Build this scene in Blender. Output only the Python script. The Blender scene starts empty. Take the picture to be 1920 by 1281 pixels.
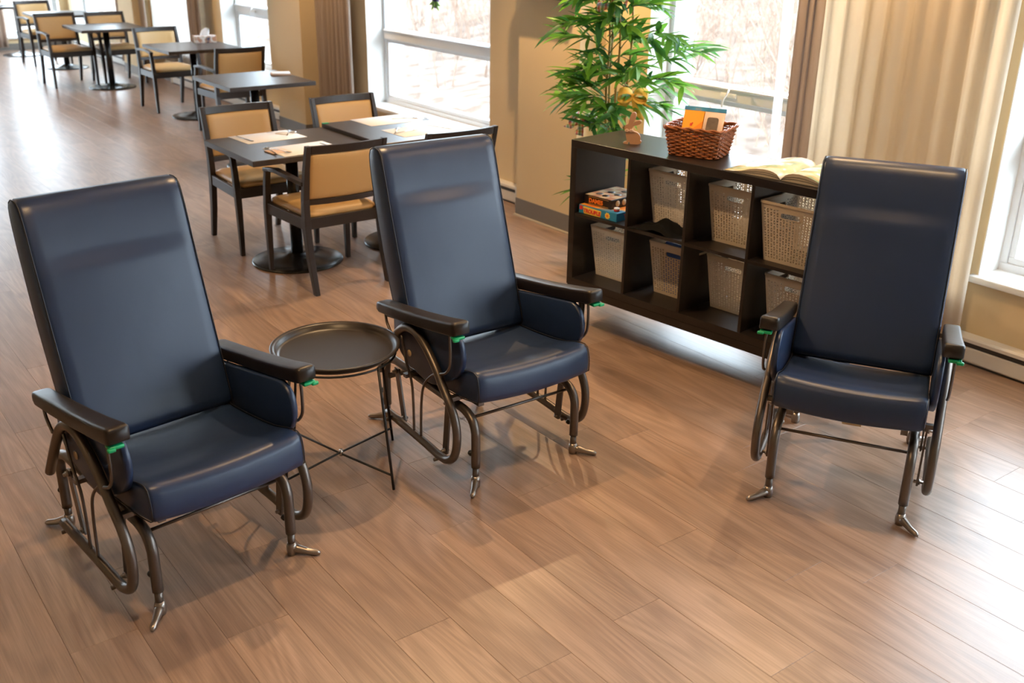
import bpy, bmesh, math, random
from mathutils import Vector, Matrix, Quaternion

# ------------------------------------------------------------------ camera, world, exposure
scene = bpy.context.scene
col = scene.collection
cam_d = bpy.data.cameras.new('camera')
cam = bpy.data.objects.new('camera', cam_d)
col.objects.link(cam)
scene.camera = cam
cam_d.sensor_width = 36.0
cam_d.lens = 1916.0 / 1920.0 * 36.0
_r = Vector((0.598, 0.802, 0.015)); _f = Vector((-0.739, 0.558, -0.379))
PITCH, ROLL, TH = 0.3884, 0.0157, -0.9241
def _rot():
    cp, sp, cr, sr = math.cos(PITCH), math.sin(PITCH), math.cos(ROLL), math.sin(ROLL)
    f = Vector((0, cp, -sp)); u = Vector((0, sp, cp)); r = Vector((1, 0, 0))
    r2 = cr * r + sr * u; u2 = -sr * r + cr * u
    R = Matrix.Rotation(-TH, 3, 'Z')
    return R @ r2, R @ u2, R @ f
_r, _u, _f = _rot()
M3 = Matrix((_r, _u, -_f)).transposed()
cam.matrix_world = Matrix.Translation((0, 0, 2.0)) @ M3.to_4x4()
cam_d.clip_start = 0.05; cam_d.clip_end = 300
cam_d.dof.use_dof = True
cam_d.dof.focus_distance = 3.75
cam_d.dof.aperture_fstop = 3.5

world = bpy.data.worlds.new('overcast_sky'); scene.world = world
world.use_nodes = True
_bg = world.node_tree.nodes['Background']
_bg.inputs[0].default_value = (0.76, 0.88, 1.0, 1)
_bg.inputs[1].default_value = 16.5

scene.view_settings.view_transform = 'Standard'
scene.view_settings.look = 'None'
scene.view_settings.gamma = 1.0
scene.view_settings.use_curve_mapping = False
scene.view_settings.exposure = 0.0
scene.cycles.adaptive_threshold = .03; scene.cycles.use_light_tree = False; scene.cycles.max_bounces = 6; scene.cycles.diffuse_bounces = 4; scene.cycles.glossy_bounces = 3; scene.cycles.transmission_bounces = 3; scene.cycles.transparent_max_bounces = 10

LAMP_W = 0.93                      # overall factor on the ceiling downlights
LAMP_COL = (1.0, 0.64, 0.32)
WALL_Y, GLASS_Y, OUT_Y = 4.68, 4.853, 5.06
CEIL = 2.65
XMIN, XMAX, YMIN = -18.4, 4.6, -3.2

# window openings in the long wall: x0, x1, z0, z1, rail z, latch x or None
OPENINGS = [(-8.45, -6.53, .44, 2.35), (-4.82, -3.25, .38, 2.35), (-2.43, -0.55, .44, 2.35),
            (-11.85, -10.55, .44, 2.35), (-14.15, -12.55, .44, 2.35), (-18.1, -15.3, .44, 2.35), (-0.2, 1.9, .44, 2.35), (2.2, 4.3, .44, 2.35)]  # last one: unseen window added for reflections on the glider backs
END_OPEN = [(2.4, 4.55, .2, 2.5), (0.15, 2.25, .2, 2.5), (-2.1, 0.0, .2, 2.5)]   # in y

# ------------------------------------------------------------------ helpers
def V(*a): return Vector(a)
class MB:
    """collects geometry for one mesh"""
    def __init__(s): s.v = []; s.f = []; s.sm = []; s.mi = []
    def add(s, vs, fs, smooth=False, mi=0):
        o = len(s.v); s.v += [tuple(p) for p in vs]
        for f in fs: s.f.append([i + o for i in f]); s.sm.append(smooth); s.mi.append(mi)
        return s
    def box(s, x0, x1, y0, y1, z0, z1, M=None, mi=0):
        vs = [V(x, y, z) for z in (z0, z1) for y in (y0, y1) for x in (x0, x1)]
        if M is not None: vs = [M @ p for p in vs]
        return s.add(vs, [(0, 2, 3, 1), (4, 5, 7, 6), (0, 1, 5, 4), (2, 6, 7, 3), (0, 4, 6, 2), (1, 3, 7, 5)], mi=mi)
    def rbox(s, x0, x1, y0, y1, z0, z1, b=.004, seg=2, M=None, smooth=True, mi=0):
        bm = bmesh.new(); bmesh.ops.create_cube(bm, size=1)
        for p in bm.verts: p.co = V(x0 + (p.co.x + .5) * (x1 - x0), y0 + (p.co.y + .5) * (y1 - y0), z0 + (p.co.z + .5) * (z1 - z0))
        bmesh.ops.bevel(bm, geom=bm.edges[:], offset=b, segments=seg, profile=.5, affect='EDGES')
        if M is not None: bm.transform(M)
        return s.frombm(bm, smooth, mi)
    def frombm(s, bm, smooth=True, mi=0):
        bm.verts.index_update()
        s.add([p.co for p in bm.verts], [[v.index for v in f.verts] for f in bm.faces], smooth, mi); bm.free(); return s
    def tube(s, pts, r, n=10, caps=True, smooth=True, mi=0, flat=1.0, up=None):
        pts = [V(*p) for p in pts]; m = len(pts)
        rs = r if isinstance(r, (list, tuple)) else [r] * m
        tang = []
        for i in range(m):
            t = (pts[min(i + 1, m - 1)] - pts[max(i - 1, 0)]); tang.append(t.normalized() if t.length > 1e-9 else V(0, 0, 1))
        ref = up or (V(0, 0, 1) if abs(tang[0].z) < .9 else V(1, 0, 0))
        nrm = (ref - tang[0] * ref.dot(tang[0])).normalized()
        vs = []; fs = []
        for i in range(m):
            if i:
                q = tang[i - 1].rotation_difference(tang[i]); nrm = q @ nrm
                nrm = (nrm - tang[i] * nrm.dot(tang[i])).normalized()
            bn = tang[i].cross(nrm)
            for k in range(n):
                a = 2 * math.pi * k / n
                vs.append(pts[i] + nrm * (math.cos(a) * rs[i] * flat) + bn * (math.sin(a) * rs[i]))
        for i in range(m - 1):
            for k in range(n):
                k2 = (k + 1) % n
                fs.append((i * n + k, i * n + k2, (i + 1) * n + k2, (i + 1) * n + k))
        if caps: fs.append(tuple(range(n - 1, -1, -1))); fs.append(tuple((m - 1) * n + k for k in range(n)))
        return s.add(vs, fs, smooth, mi)
    def lathe(s, prof, n=32, M=None, smooth=True, mi=0):
        vs = []; fs = []; m = len(prof)
        for (r, z) in prof:
            for k in range(n):
                a = 2 * math.pi * k / n; p = V(r * math.cos(a), r * math.sin(a), z); vs.append(M @ p if M is not None else p)
        for i in range(m - 1):
            for k in range(n):
                k2 = (k + 1) % n; fs.append((i * n + k, i * n + k2, (i + 1) * n + k2, (i + 1) * n + k))
        if prof[0][0] > 1e-6: fs.append(tuple(range(n - 1, -1, -1)))
        if prof[-1][0] > 1e-6: fs.append(tuple((m - 1) * n + k for k in range(n)))
        return s.add(vs, fs, smooth, mi)
    def cyl(s, a, b, r, n=12, mi=0): return s.tube([a, b], r, n, mi=mi)
    def prism(s, out, y0, y1, M=None, smooth=False, mi=0):
        """outline in x,z extruded along y"""
        n = len(out); vs = [V(x, y0, z) for x, z in out] + [V(x, y1, z) for x, z in out]
        if M is not None: vs = [M @ p for p in vs]
        fs = [tuple(range(n)), tuple(range(2 * n - 1, n - 1, -1))]
        s.add(vs, fs, False, mi)
        o = len(s.v) - 2 * n
        for k in range(n):
            k2 = (k + 1) % n; s.f.append([o + k, o + n + k, o + n + k2, o + k2]); s.sm.append(smooth); s.mi.append(mi)
        return s
    def loft(s, rings, caps=True, smooth=True, closed=True, mi=0):
        n = len(rings[0]); vs = [p for r in rings for p in r]; fs = []
        for i in range(len(rings) - 1):
            for k in range(n if closed else n - 1):
                k2 = (k + 1) % n; fs.append((i * n + k, i * n + k2, (i + 1) * n + k2, (i + 1) * n + k))
        if caps: fs.append(tuple(range(n - 1, -1, -1))); fs.append(tuple((len(rings) - 1) * n + k for k in range(n)))
        return s.add(vs, fs, smooth, mi)
    def mesh(s, name):
        me = bpy.data.meshes.new(name); me.from_pydata(s.v, [], s.f)
        me.polygons.foreach_set('use_smooth', s.sm)
        if any(s.mi): me.polygons.foreach_set('material_index', s.mi)
        me.update()
        bm = bmesh.new(); bm.from_mesh(me); bmesh.ops.recalc_face_normals(bm, faces=bm.faces[:]); bm.to_mesh(me); bm.free()
        return me

def obj(name, mb, mat, parent=None, loc=(0, 0, 0), rot=(0, 0, 0), label=None, bevel=0, auto=None):
    me = mb.mesh(name) if isinstance(mb, MB) else mb
    if not me.materials:
        for m in (mat if isinstance(mat, (list, tuple)) else [mat]): me.materials.append(m)
    o = bpy.data.objects.new(name, me); col.objects.link(o)
    o.location = loc; o.rotation_euler = rot
    if parent is not None: o.parent = parent
    if label: o['label'] = label
    if bevel:
        m = o.modifiers.new('bevel', 'BEVEL'); m.width = bevel; m.segments = 2; m.limit_method = 'ANGLE'; m.angle_limit = math.radians(40)
        m.harden_normals = False
    if auto is not None and isinstance(mb, MB):
        me.shade_auto_smooth if False else None
    return o
def tag(o, label, cat, group=None, kind=None):
    o['label'] = label; o['category'] = cat
    if group: o['group'] = group
    if kind: o['kind'] = kind
    return o
def struct(o): o['kind'] = 'structure'; return o
def thing(name, label, cat, loc=(0, 0, 0), rz=0, group=None):
    o = bpy.data.objects.new(name, None); col.objects.link(o); o.empty_display_size = .1
    o.location = loc; o.rotation_euler = (0, 0, rz)
    return tag(o, label, cat, group)
def copy_tree(o, parent=None):
    c = o.copy(); col.objects.link(c); c.parent = parent
    for ch in list(o.children): copy_tree(ch, c)
    return c
def catmull(P, k=6):
    P = [V(*p) for p in P]; out = []
    for i in range(len(P) - 1):
        p0, p1, p2, p3 = P[max(i - 1, 0)], P[i], P[i + 1], P[min(i + 2, len(P) - 1)]
        for j in range(k):
            t = j / k
            out.append(.5 * ((2 * p1) + (p2 - p0) * t + (2 * p0 - 5 * p1 + 4 * p2 - p3) * t * t + (3 * p1 - p0 - 3 * p2 + p3) * t ** 3))
    out.append(P[-1]); return out
def rounded(poly, r, seg=4):
    """round the corners of a 2D polygon"""
    out = []; n = len(poly)
    for i in range(n):
        p = Vector(poly[i]); a = Vector(poly[i - 1]); b = Vector(poly[(i + 1) % n])
        rr = r[i] if isinstance(r, (list, tuple)) else r
        da, db = (a - p), (b - p); ra = min(rr, da.length * .45); rb = min(rr, db.length * .45)
        s, e = p + da.normalized() * ra, p + db.normalized() * rb
        for j in range(seg + 1):
            t = j / seg; q = s * (1 - t) ** 2 + p * 2 * t * (1 - t) + e * t * t; out.append((q.x, q.y))
    return out

# ------------------------------------------------------------------ materials
def newmat(name):
    m = bpy.data.materials.new(name); m.use_nodes = True; nt = m.node_tree
    return m, nt, nt.nodes['Principled BSDF']
def N(nt, t, **kw):
    n = nt.nodes.new(t)
    for k, v in kw.items(): setattr(n, k, v)
    return n
def simple(name, c, rough=.5, metal=0, spec=.5, bump=0, bscale=200, var=0, vscale=4, sheen=0, coat=0):
    m, nt, b = newmat(name)
    b.inputs['Base Color'].default_value = (*c, 1); b.inputs['Roughness'].default_value = rough
    b.inputs['Metallic'].default_value = metal; b.inputs['Specular IOR Level'].default_value = spec
    if coat: b.inputs['Coat Weight'].default_value = coat; b.inputs['Coat Roughness'].default_value = .25
    if sheen: b.inputs['Sheen Weight'].default_value = sheen
    tc = N(nt, 'ShaderNodeTexCoord')
    if var:
        nz = N(nt, 'ShaderNodeTexNoise'); nz.inputs['Scale'].default_value = vscale; nz.inputs['Detail'].default_value = 4
        nt.links.new(tc.outputs['Object'], nz.inputs['Vector'])
        mx = N(nt, 'ShaderNodeMix', data_type='RGBA')
        mx.inputs[6].default_value = (*[x * (1 - var) for x in c], 1); mx.inputs[7].default_value = (*[min(1, x * (1 + var)) for x in c], 1)
        nt.links.new(nz.outputs[0], mx.inputs[0]); nt.links.new(mx.outputs[2], b.inputs['Base Color'])
    if bump:
        nz = N(nt, 'ShaderNodeTexNoise'); nz.inputs['Scale'].default_value = bscale; nz.inputs['Detail'].default_value = 3
        nt.links.new(tc.outputs['Object'], nz.inputs['Vector'])
        bp = N(nt, 'ShaderNodeBump'); bp.inputs['Strength'].default_value = bump; bp.inputs['Distance'].default_value = .002
        nt.links.new(nz.outputs[0], bp.inputs['Height']); nt.links.new(bp.outputs[0], b.inputs['Normal'])
    return m
def wood(name, c1, c2, rough=.4, scale=(2, 30, 30), bump=.05):
    m, nt, b = newmat(name)
    tc = N(nt, 'ShaderNodeTexCoord'); mp = N(nt, 'ShaderNodeMapping'); mp.inputs['Scale'].default_value = scale
    nz = N(nt, 'ShaderNodeTexNoise'); nz.inputs['Scale'].default_value = 3; nz.inputs['Detail'].default_value = 5
    mx = N(nt, 'ShaderNodeMix', data_type='RGBA'); mx.inputs[6].default_value = (*c1, 1); mx.inputs[7].default_value = (*c2, 1)
    nt.links.new(tc.outputs['Object'], mp.inputs['Vector']); nt.links.new(mp.outputs[0], nz.inputs['Vector'])
    nt.links.new(nz.outputs[0], mx.inputs[0]); nt.links.new(mx.outputs[2], b.inputs['Base Color'])
    bp = N(nt, 'ShaderNodeBump'); bp.inputs['Strength'].default_value = bump; bp.inputs['Distance'].default_value = .001
    nt.links.new(nz.outputs[0], bp.inputs['Height']); nt.links.new(bp.outputs[0], b.inputs['Normal'])
    b.inputs['Roughness'].default_value = rough
    return m
def floor_mat():
    m, nt, b = newmat('vinyl_plank_oak'); L = nt.links.new
    geo = N(nt, 'ShaderNodeNewGeometry'); oi = N(nt, 'ShaderNodeObjectInfo')
    at = N(nt, 'ShaderNodeAttribute', attribute_name='pid')
    ad = N(nt, 'ShaderNodeMath', operation='ADD'); L(oi.outputs['Random'], ad.inputs[0]); L(at.outputs['Fac'], ad.inputs[1])
    wn = N(nt, 'ShaderNodeTexWhiteNoise', noise_dimensions='1D'); L(ad.outputs[0], wn.inputs['W'])
    off = N(nt, 'ShaderNodeVectorMath', operation='SCALE'); off.inputs['Scale'].default_value = 40; L(wn.outputs['Color'], off.inputs[0])
    pos = N(nt, 'ShaderNodeVectorMath', operation='ADD'); L(geo.outputs['Position'], pos.inputs[0]); L(off.outputs[0], pos.inputs[1])
    def noise(scale, sc, detail=4, dist=0, rough=.55):
        mp = N(nt, 'ShaderNodeMapping'); mp.inputs['Scale'].default_value = scale; L(pos.outputs[0], mp.inputs['Vector'])
        n = N(nt, 'ShaderNodeTexNoise'); n.inputs['Scale'].default_value = sc; n.inputs['Detail'].default_value = detail
        n.inputs['Distortion'].default_value = dist; n.inputs['Roughness'].default_value = rough; L(mp.outputs[0], n.inputs['Vector']); return n
    big = noise((1.0, 5, 1), 1.6, 3, .6)
    # cathedral grain: wavy rings from a stretched noise field
    field = noise((.55, 4.2, 1), 1.0, 1.5, .5)
    ml = N(nt, 'ShaderNodeMath', operation='MULTIPLY'); ml.inputs[1].default_value = 95; L(field.outputs[0], ml.inputs[0])
    sn = N(nt, 'ShaderNodeMath', operation='SINE'); L(ml.outputs[0], sn.inputs[0])
    mr = N(nt, 'ShaderNodeMapRange'); mr.inputs[1].default_value = -1; mr.inputs[2].default_value = 1; L(sn.outputs[0], mr.inputs[0])
    fine = noise((2.2, 95, 1), 2.0, 5, .2, .68)
    r1 = N(nt, 'ShaderNodeValToRGB'); e = r1.color_ramp.elements
    e[0].position = .25; e[0].color = (.258, .164, .116, 1); e[1].position = .78; e[1].color = (.370, .252, .186, 1)
    L(big.outputs[0], r1.inputs[0])
    hs = N(nt, 'ShaderNodeHueSaturation')
    vm = N(nt, 'ShaderNodeMapRange'); vm.inputs[3].default_value = .90; vm.inputs[4].default_value = 1.08; L(wn.outputs['Value'], vm.inputs[0]); L(vm.outputs[0], hs.inputs['Value'])
    L(r1.outputs[0], hs.inputs['Color'])
    def mul(col_out, fac_out, lo, hi):
        mm = N(nt, 'ShaderNodeMapRange'); mm.inputs[3].default_value = lo; mm.inputs[4].default_value = hi; L(fac_out, mm.inputs[0])
        x = N(nt, 'ShaderNodeMix', data_type='RGBA', blend_type='MULTIPLY'); x.inputs[0].default_value = 1
        L(col_out, x.inputs[6]); L(mm.outputs[0], x.inputs[7]); return x.outputs[2]
    c = mul(hs.outputs[0], mr.outputs[0], .86, 1.06)
    fr = N(nt, 'ShaderNodeMapRange'); fr.inputs[1].default_value = .3; fr.inputs[2].default_value = .7; L(fine.outputs[0], fr.inputs[0])
    c = mul(c, fr.outputs[0], .74, 1.14)
    # knots
    mp = N(nt, 'ShaderNodeMapping'); mp.inputs['Scale'].default_value = (1.0, 2.2, 1); L(pos.outputs[0], mp.inputs['Vector'])
    wp = N(nt, 'ShaderNodeTexNoise'); wp.inputs['Scale'].default_value = 9; L(mp.outputs[0], wp.inputs['Vector'])
    wa = N(nt, 'ShaderNodeMix', data_type='RGBA'); wa.inputs[0].default_value = .06; L(mp.outputs[0], wa.inputs[6]); L(wp.outputs['Color'], wa.inputs[7])
    vo = N(nt, 'ShaderNodeTexVoronoi', voronoi_dimensions='2D'); vo.inputs['Scale'].default_value = 1.0; L(wa.outputs[2], vo.inputs['Vector'])
    kn = N(nt, 'ShaderNodeMapRange'); kn.inputs[1].default_value = .01; kn.inputs[2].default_value = .075; L(vo.outputs['Distance'], kn.inputs[0])
    c = mul(c, kn.outputs[0], .74, 1.0)
    L(c, b.inputs['Base Color'])
    rr = N(nt, 'ShaderNodeMapRange'); rr.inputs[3].default_value = .27; rr.inputs[4].default_value = .38; L(fine.outputs[0], rr.inputs[0]); L(rr.outputs[0], b.inputs['Roughness'])
    b.inputs['Specular IOR Level'].default_value = .75
    bp = N(nt, 'ShaderNodeBump'); bp.inputs['Strength'].default_value = .10; bp.inputs['Distance'].default_value = .001
    L(fine.outputs[0], bp.inputs['Height']); L(bp.outputs[0], b.inputs['Normal'])
    return m
def leather(name, c, rough):
    m, nt, b = newmat(name); L = nt.links.new
    tc = N(nt, 'ShaderNodeTexCoord')
    b.inputs['Base Color'].default_value = (*c, 1); b.inputs['Roughness'].default_value = rough; b.inputs['Specular IOR Level'].default_value = .5
    n1 = N(nt, 'ShaderNodeTexNoise'); n1.inputs['Scale'].default_value = 5; n1.inputs['Detail'].default_value = 3; L(tc.outputs['Object'], n1.inputs['Vector'])
    v = N(nt, 'ShaderNodeTexVoronoi'); v.inputs['Scale'].default_value = 450; L(tc.outputs['Object'], v.inputs['Vector'])
    b1 = N(nt, 'ShaderNodeBump'); b1.inputs['Strength'].default_value = .35; b1.inputs['Distance'].default_value = .008; L(n1.outputs[0], b1.inputs['Height'])
    b2 = N(nt, 'ShaderNodeBump'); b2.inputs['Strength'].default_value = .12; b2.inputs['Distance'].default_value = .0006
    L(v.outputs['Distance'], b2.inputs['Height']); L(b1.outputs[0], b2.inputs['Normal']); L(b2.outputs[0], b.inputs['Normal'])
    return m
def cloth(name, c, trans=.4, stripes=0):
    m, nt, b = newmat(name); L = nt.links.new
    tc = N(nt, 'ShaderNodeTexCoord')
    colr = None
    if stripes:
        mp = N(nt, 'ShaderNodeMapping'); mp.inputs['Scale'].default_value = (stripes, 1, .05); L(tc.outputs['Object'], mp.inputs['Vector'])
        nz = N(nt, 'ShaderNodeTexNoise'); nz.inputs['Scale'].default_value = 1; nz.inputs['Detail'].default_value = 3; L(mp.outputs[0], nz.inputs['Vector'])
        mx = N(nt, 'ShaderNodeMix', data_type='RGBA'); mx.inputs[6].default_value = (*[x * .8 for x in c], 1); mx.inputs[7].default_value = (*[min(1, x * 1.15) for x in c], 1)
        L(nz.outputs[0], mx.inputs[0]); colr = mx.outputs[2]; L(colr, b.inputs['Base Color'])
    b.inputs['Base Color'].default_value = (*c, 1); b.inputs['Roughness'].default_value = .85; b.inputs['Specular IOR Level'].default_value = .2
    tr = N(nt, 'ShaderNodeBsdfTranslucent'); tr.inputs[0].default_value = (*c, 1)
    if colr: L(colr, tr.inputs[0])
    mix = N(nt, 'ShaderNodeMixShader'); mix.inputs[0].default_value = trans
    L(b.outputs[0], mix.inputs[1]); L(tr.outputs[0], mix.inputs[2]); L(mix.outputs[0], nt.nodes['Material Output'].inputs[0])
    wv = N(nt, 'ShaderNodeTexNoise'); wv.inputs['Scale'].default_value = 300; L(tc.outputs['Object'], wv.inputs['Vector'])
    bp = N(nt, 'ShaderNodeBump'); bp.inputs['Strength'].default_value = .2; bp.inputs['Distance'].default_value = .001; L(wv.outputs[0], bp.inputs['Height']); L(bp.outputs[0], b.inputs['Normal'])
    return m
def glass_mat():
    m, nt, b = newmat('window_glass'); L = nt.links.new
    tr = N(nt, 'ShaderNodeBsdfTransparent'); tr.inputs[0].default_value = (.95, .97, .97, 1)
    gl = N(nt, 'ShaderNodeBsdfGlossy'); gl.inputs['Roughness'].default_value = .02
    lw = N(nt, 'ShaderNodeLayerWeight'); lw.inputs[0].default_value = .5
    pw = N(nt, 'ShaderNodeMath', operation='POWER'); pw.inputs[1].default_value = 5; L(lw.outputs['Facing'], pw.inputs[0])
    fr = N(nt, 'ShaderNodeMapRange'); fr.inputs[3].default_value = .04; fr.inputs[4].default_value = .9; L(pw.outputs[0], fr.inputs[0])
    mx = N(nt, 'ShaderNodeMixShader'); L(fr.outputs[0], mx.inputs[0]); L(tr.outputs[0], mx.inputs[1]); L(gl.outputs[0], mx.inputs[2])
    L(mx.outputs[0], nt.nodes['Material Output'].inputs[0]); return m
def checks(name, cols, scale, rough=.6):
    m, nt, b = newmat(name); L = nt.links.new
    tc = N(nt, 'ShaderNodeTexCoord'); ck = N(nt, 'ShaderNodeTexChecker'); ck.inputs['Scale'].default_value = scale
    L(tc.outputs['Object'], ck.inputs['Vector']); ck.inputs[1].default_value = (*cols[0], 1); ck.inputs[2].default_value = (*cols[1], 1)
    L(ck.outputs[0], b.inputs['Base Color']); b.inputs['Roughness'].default_value = rough; return m
def gingham(name):
    m, nt, b = newmat(name); L = nt.links.new
    tc = N(nt, 'ShaderNodeTexCoord'); sx = N(nt, 'ShaderNodeSeparateXYZ'); L(tc.outputs['Object'], sx.inputs[0])
    def stripe(out, ramp):
        ml = N(nt, 'ShaderNodeMath', operation='MULTIPLY'); ml.inputs[1].default_value = 26; L(out, ml.inputs[0])
        fr = N(nt, 'ShaderNodeMath', operation='FRACT'); L(ml.outputs[0], fr.inputs[0])
        r = N(nt, 'ShaderNodeValToRGB'); r.color_ramp.interpolation = 'CONSTANT'; el = r.color_ramp.elements
        el[0].position = 0; el[0].color = ramp[0]; el[1].position = .25; el[1].color = ramp[1]
        for p, c in ((.5, ramp[2]), (.75, ramp[3])): q = el.new(p); q.color = c
        L(fr.outputs[0], r.inputs[0]); return r
    W1 = (.95, .93, .88, 1)
    a = stripe(sx.outputs[0], [(.85, .25, .3, 1), W1, (.35, .7, .45, 1), W1]); c = stripe(sx.outputs[2], [(.95, .7, .2, 1), W1, (.4, .6, .8, 1), W1])
    mx = N(nt, 'ShaderNodeMix', data_type='RGBA', blend_type='MULTIPLY'); mx.inputs[0].default_value = .8
    L(a.outputs[0], mx.inputs[6]); L(c.outputs[0], mx.inputs[7]); L(mx.outputs[2], b.inputs['Base Color']); b.inputs['Roughness'].default_value = .7
    return m
def art(name, cols, scale=6, kind='noise', rough=.4, spec=.5):
    m, nt, b = newmat(name); L = nt.links.new
    tc = N(nt, 'ShaderNodeTexCoord')
    t = N(nt, 'ShaderNodeTexNoise') if kind == 'noise' else N(nt, 'ShaderNodeTexVoronoi')
    t.inputs['Scale'].default_value = scale; L(tc.outputs['Object'], t.inputs['Vector'])
    r = N(nt, 'ShaderNodeValToRGB'); el = r.color_ramp.elements; r.color_ramp.interpolation = 'EASE'
    el[0].position = .35; el[0].color = (*cols[0], 1); el[1].position = .65; el[1].color = (*cols[-1], 1)
    for i, c in enumerate(cols[1:-1]): q = el.new(.35 + .3 * (i + 1) / (len(cols) - 1)); q.color = (*c, 1)
    L(t.outputs[0] if kind == 'noise' else t.outputs['Distance'], r.inputs[0]); L(r.outputs[0], b.inputs['Base Color']); b.inputs['Roughness'].default_value = rough; b.inputs['Specular IOR Level'].default_value = spec
    return m
def leafmat(name, c1, c2):
    m, nt, b = newmat(name); L = nt.links.new
    oi = N(nt, 'ShaderNodeObjectInfo'); geo = N(nt, 'ShaderNodeNewGeometry')
    ad = N(nt, 'ShaderNodeMath', operation='ADD'); L(oi.outputs['Random'], ad.inputs[0]); L(geo.outputs['Random Per Island'], ad.inputs[1])
    fr = N(nt, 'ShaderNodeMath', operation='FRACT'); L(ad.outputs[0], fr.inputs[0])
    mx = N(nt, 'ShaderNodeMix', data_type='RGBA'); mx.inputs[6].default_value = (*c1, 1); mx.inputs[7].default_value = (*c2, 1); L(fr.outputs[0], mx.inputs[0])
    L(mx.outputs[2], b.inputs['Base Color']); b.inputs['Roughness'].default_value = .45
    tr = N(nt, 'ShaderNodeBsdfTranslucent'); L(mx.outputs[2], tr.inputs[0])
    ms = N(nt, 'ShaderNodeMixShader'); ms.inputs[0].default_value = .45
    L(b.outputs[0], ms.inputs[1]); L(tr.outputs[0], ms.inputs[2]); L(ms.outputs[0], nt.nodes['Material Output'].inputs[0])
    return m

MT = dict(
    floor=floor_mat(), subfloor=simple('subfloor', (.10, .06, .035), .8),
    wall=simple('wall_paint_wheat', (.74, .585, .355), .75, bump=.05, bscale=90, var=.03, vscale=1.5),
    ceiling=simple('ceiling_white', (.80, .78, .73), .9), white=simple('white_paint', (.82, .82, .80), .45),
    base=simple('grey_vinyl_base', (.19, .175, .16), .5), lip=simple('base_lip_beige', (.42, .36, .28), .5),
    frame=simple('aluminium_frame', (.78, .80, .82), .4), reveal=simple('outer_reveal_blue_grey', (.50, .58, .64), .55),
    glass=glass_mat(), heater=simple('heater_enamel', (.72, .69, .64), .4), dark=simple('dark_slot', (.06, .055, .05), .6),
    navy=leather('navy_vinyl', (.012, .027, .072), .38), navyseam=simple('navy_piping', (.010, .012, .020), .4),
    arm=leather('brown_black_urethane', (.012, .008, .0065), .40), tube=simple('bronze_hammered_metal', (.145, .122, .106), .38, metal=.85, bump=.12, bscale=260),
    foot=simple('cast_metal_foot', (.30, .26, .23), .32, metal=.9, bump=.05, bscale=150), black=simple('black_plastic', (.008, .008, .008), .4),
    green=simple('green_plastic', (.0, .33, .13), .35), brass=simple('tan_button', (.50, .36, .20), .5),
    espresso=wood('espresso_wood', (.016, .011, .009), (.030, .021, .018), .38, (4, 4, 30)), tabletop=wood('dark_laminate', (.032, .024, .021), (.055, .042, .037), .36, (2, 30, 2), .02),
    mustard=simple('mustard_vinyl', (.58, .37, .155), .45, bump=.06, bscale=350), castiron=simple('black_cast_base', (.012, .012, .013), .24, bump=.04, bscale=120),
    tray=simple('brown_black_tray', (.022, .017, .014), .36), rod=simple('black_steel_rod', (.006, .006, .006), .45),
    shelf=wood('black_brown_veneer', (.0075, .0055, .005), (.017, .012, .010), .34, (3, 40, 40), .03),
    bin=cloth('tan_plastic_bin', (.80, .70, .57), .5), paper=simple('white_paper', (.88, .88, .90), .7), steel=simple('stainless_cutlery', (.6, .6, .6), .2, metal=1),
    napkin=simple('peach_napkin', (.75, .55, .42), .8), wicker=wood('chestnut_wicker', (.14, .038, .011), (.34, .105, .030), .35, (30, 30, 30), .1),
    mdf=simple('mdf_board', (.42, .235, .135), .6, var=.06, vscale=30), yellow=simple('yellow_ribbon', (.85, .55, .10), .6), gingham=gingham('gingham_ribbon'),
    cane=simple('bamboo_cane', (.45, .27, .07), .45, var=.2, vscale=25), twig=simple('green_twig', (.10, .16, .05), .6),
    leaf=leafmat('bamboo_leaf', (.025, .14, .04), (.22, .48, .05)),
    curtain=cloth('cream_curtain', (.86, .78, .66), .45, 0), taupe=cloth('taupe_curtain', (.54, .44, .37), .38, 16), sheer=cloth('white_sheer', (.9, .88, .86), .75, 0),
    litter=art('leaf_litter', [(.125, .092, .074), (.170, .136, .115), (.215, .182, .158)], 3.0, rough=1, spec=0), bark=simple('pale_bark', (.33, .235, .185), .9, var=.3, vscale=3, spec=.1),
    lamp=None,
)

# ------------------------------------------------------------------ room shell
floor = struct(obj('floor', MB().box(XMIN, XMAX, YMIN, WALL_Y + .2, -.12, -.006), MT['subfloor']))
def plank_mesh(l, w=.2, t=.0055, c=.0007, name='plank'):
    g = .00035; x0, x1, y0, y1 = g, l - g, g, w - g
    b = [(x0, y0), (x1, y0), (x1, y1), (x0, y1)]; tp = [(x0 + c, y0 + c), (x1 - c, y0 + c), (x1 - c, y1 - c), (x0 + c, y1 - c)]
    vs = [V(x, y, -t) for x, y in b] + [V(x, y, -c * .8) for x, y in b] + [V(x, y, 0) for x, y in tp]
    fs = [(8, 9, 10, 11)] + [(k, (k + 1) % 4, 4 + (k + 1) % 4, 4 + k) for k in range(4)] + [(4 + k, 4 + (k + 1) % 4, 8 + (k + 1) % 4, 8 + k) for k in range(4)]
    return vs, fs
random.seed(11)
PL = 1.22
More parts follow.
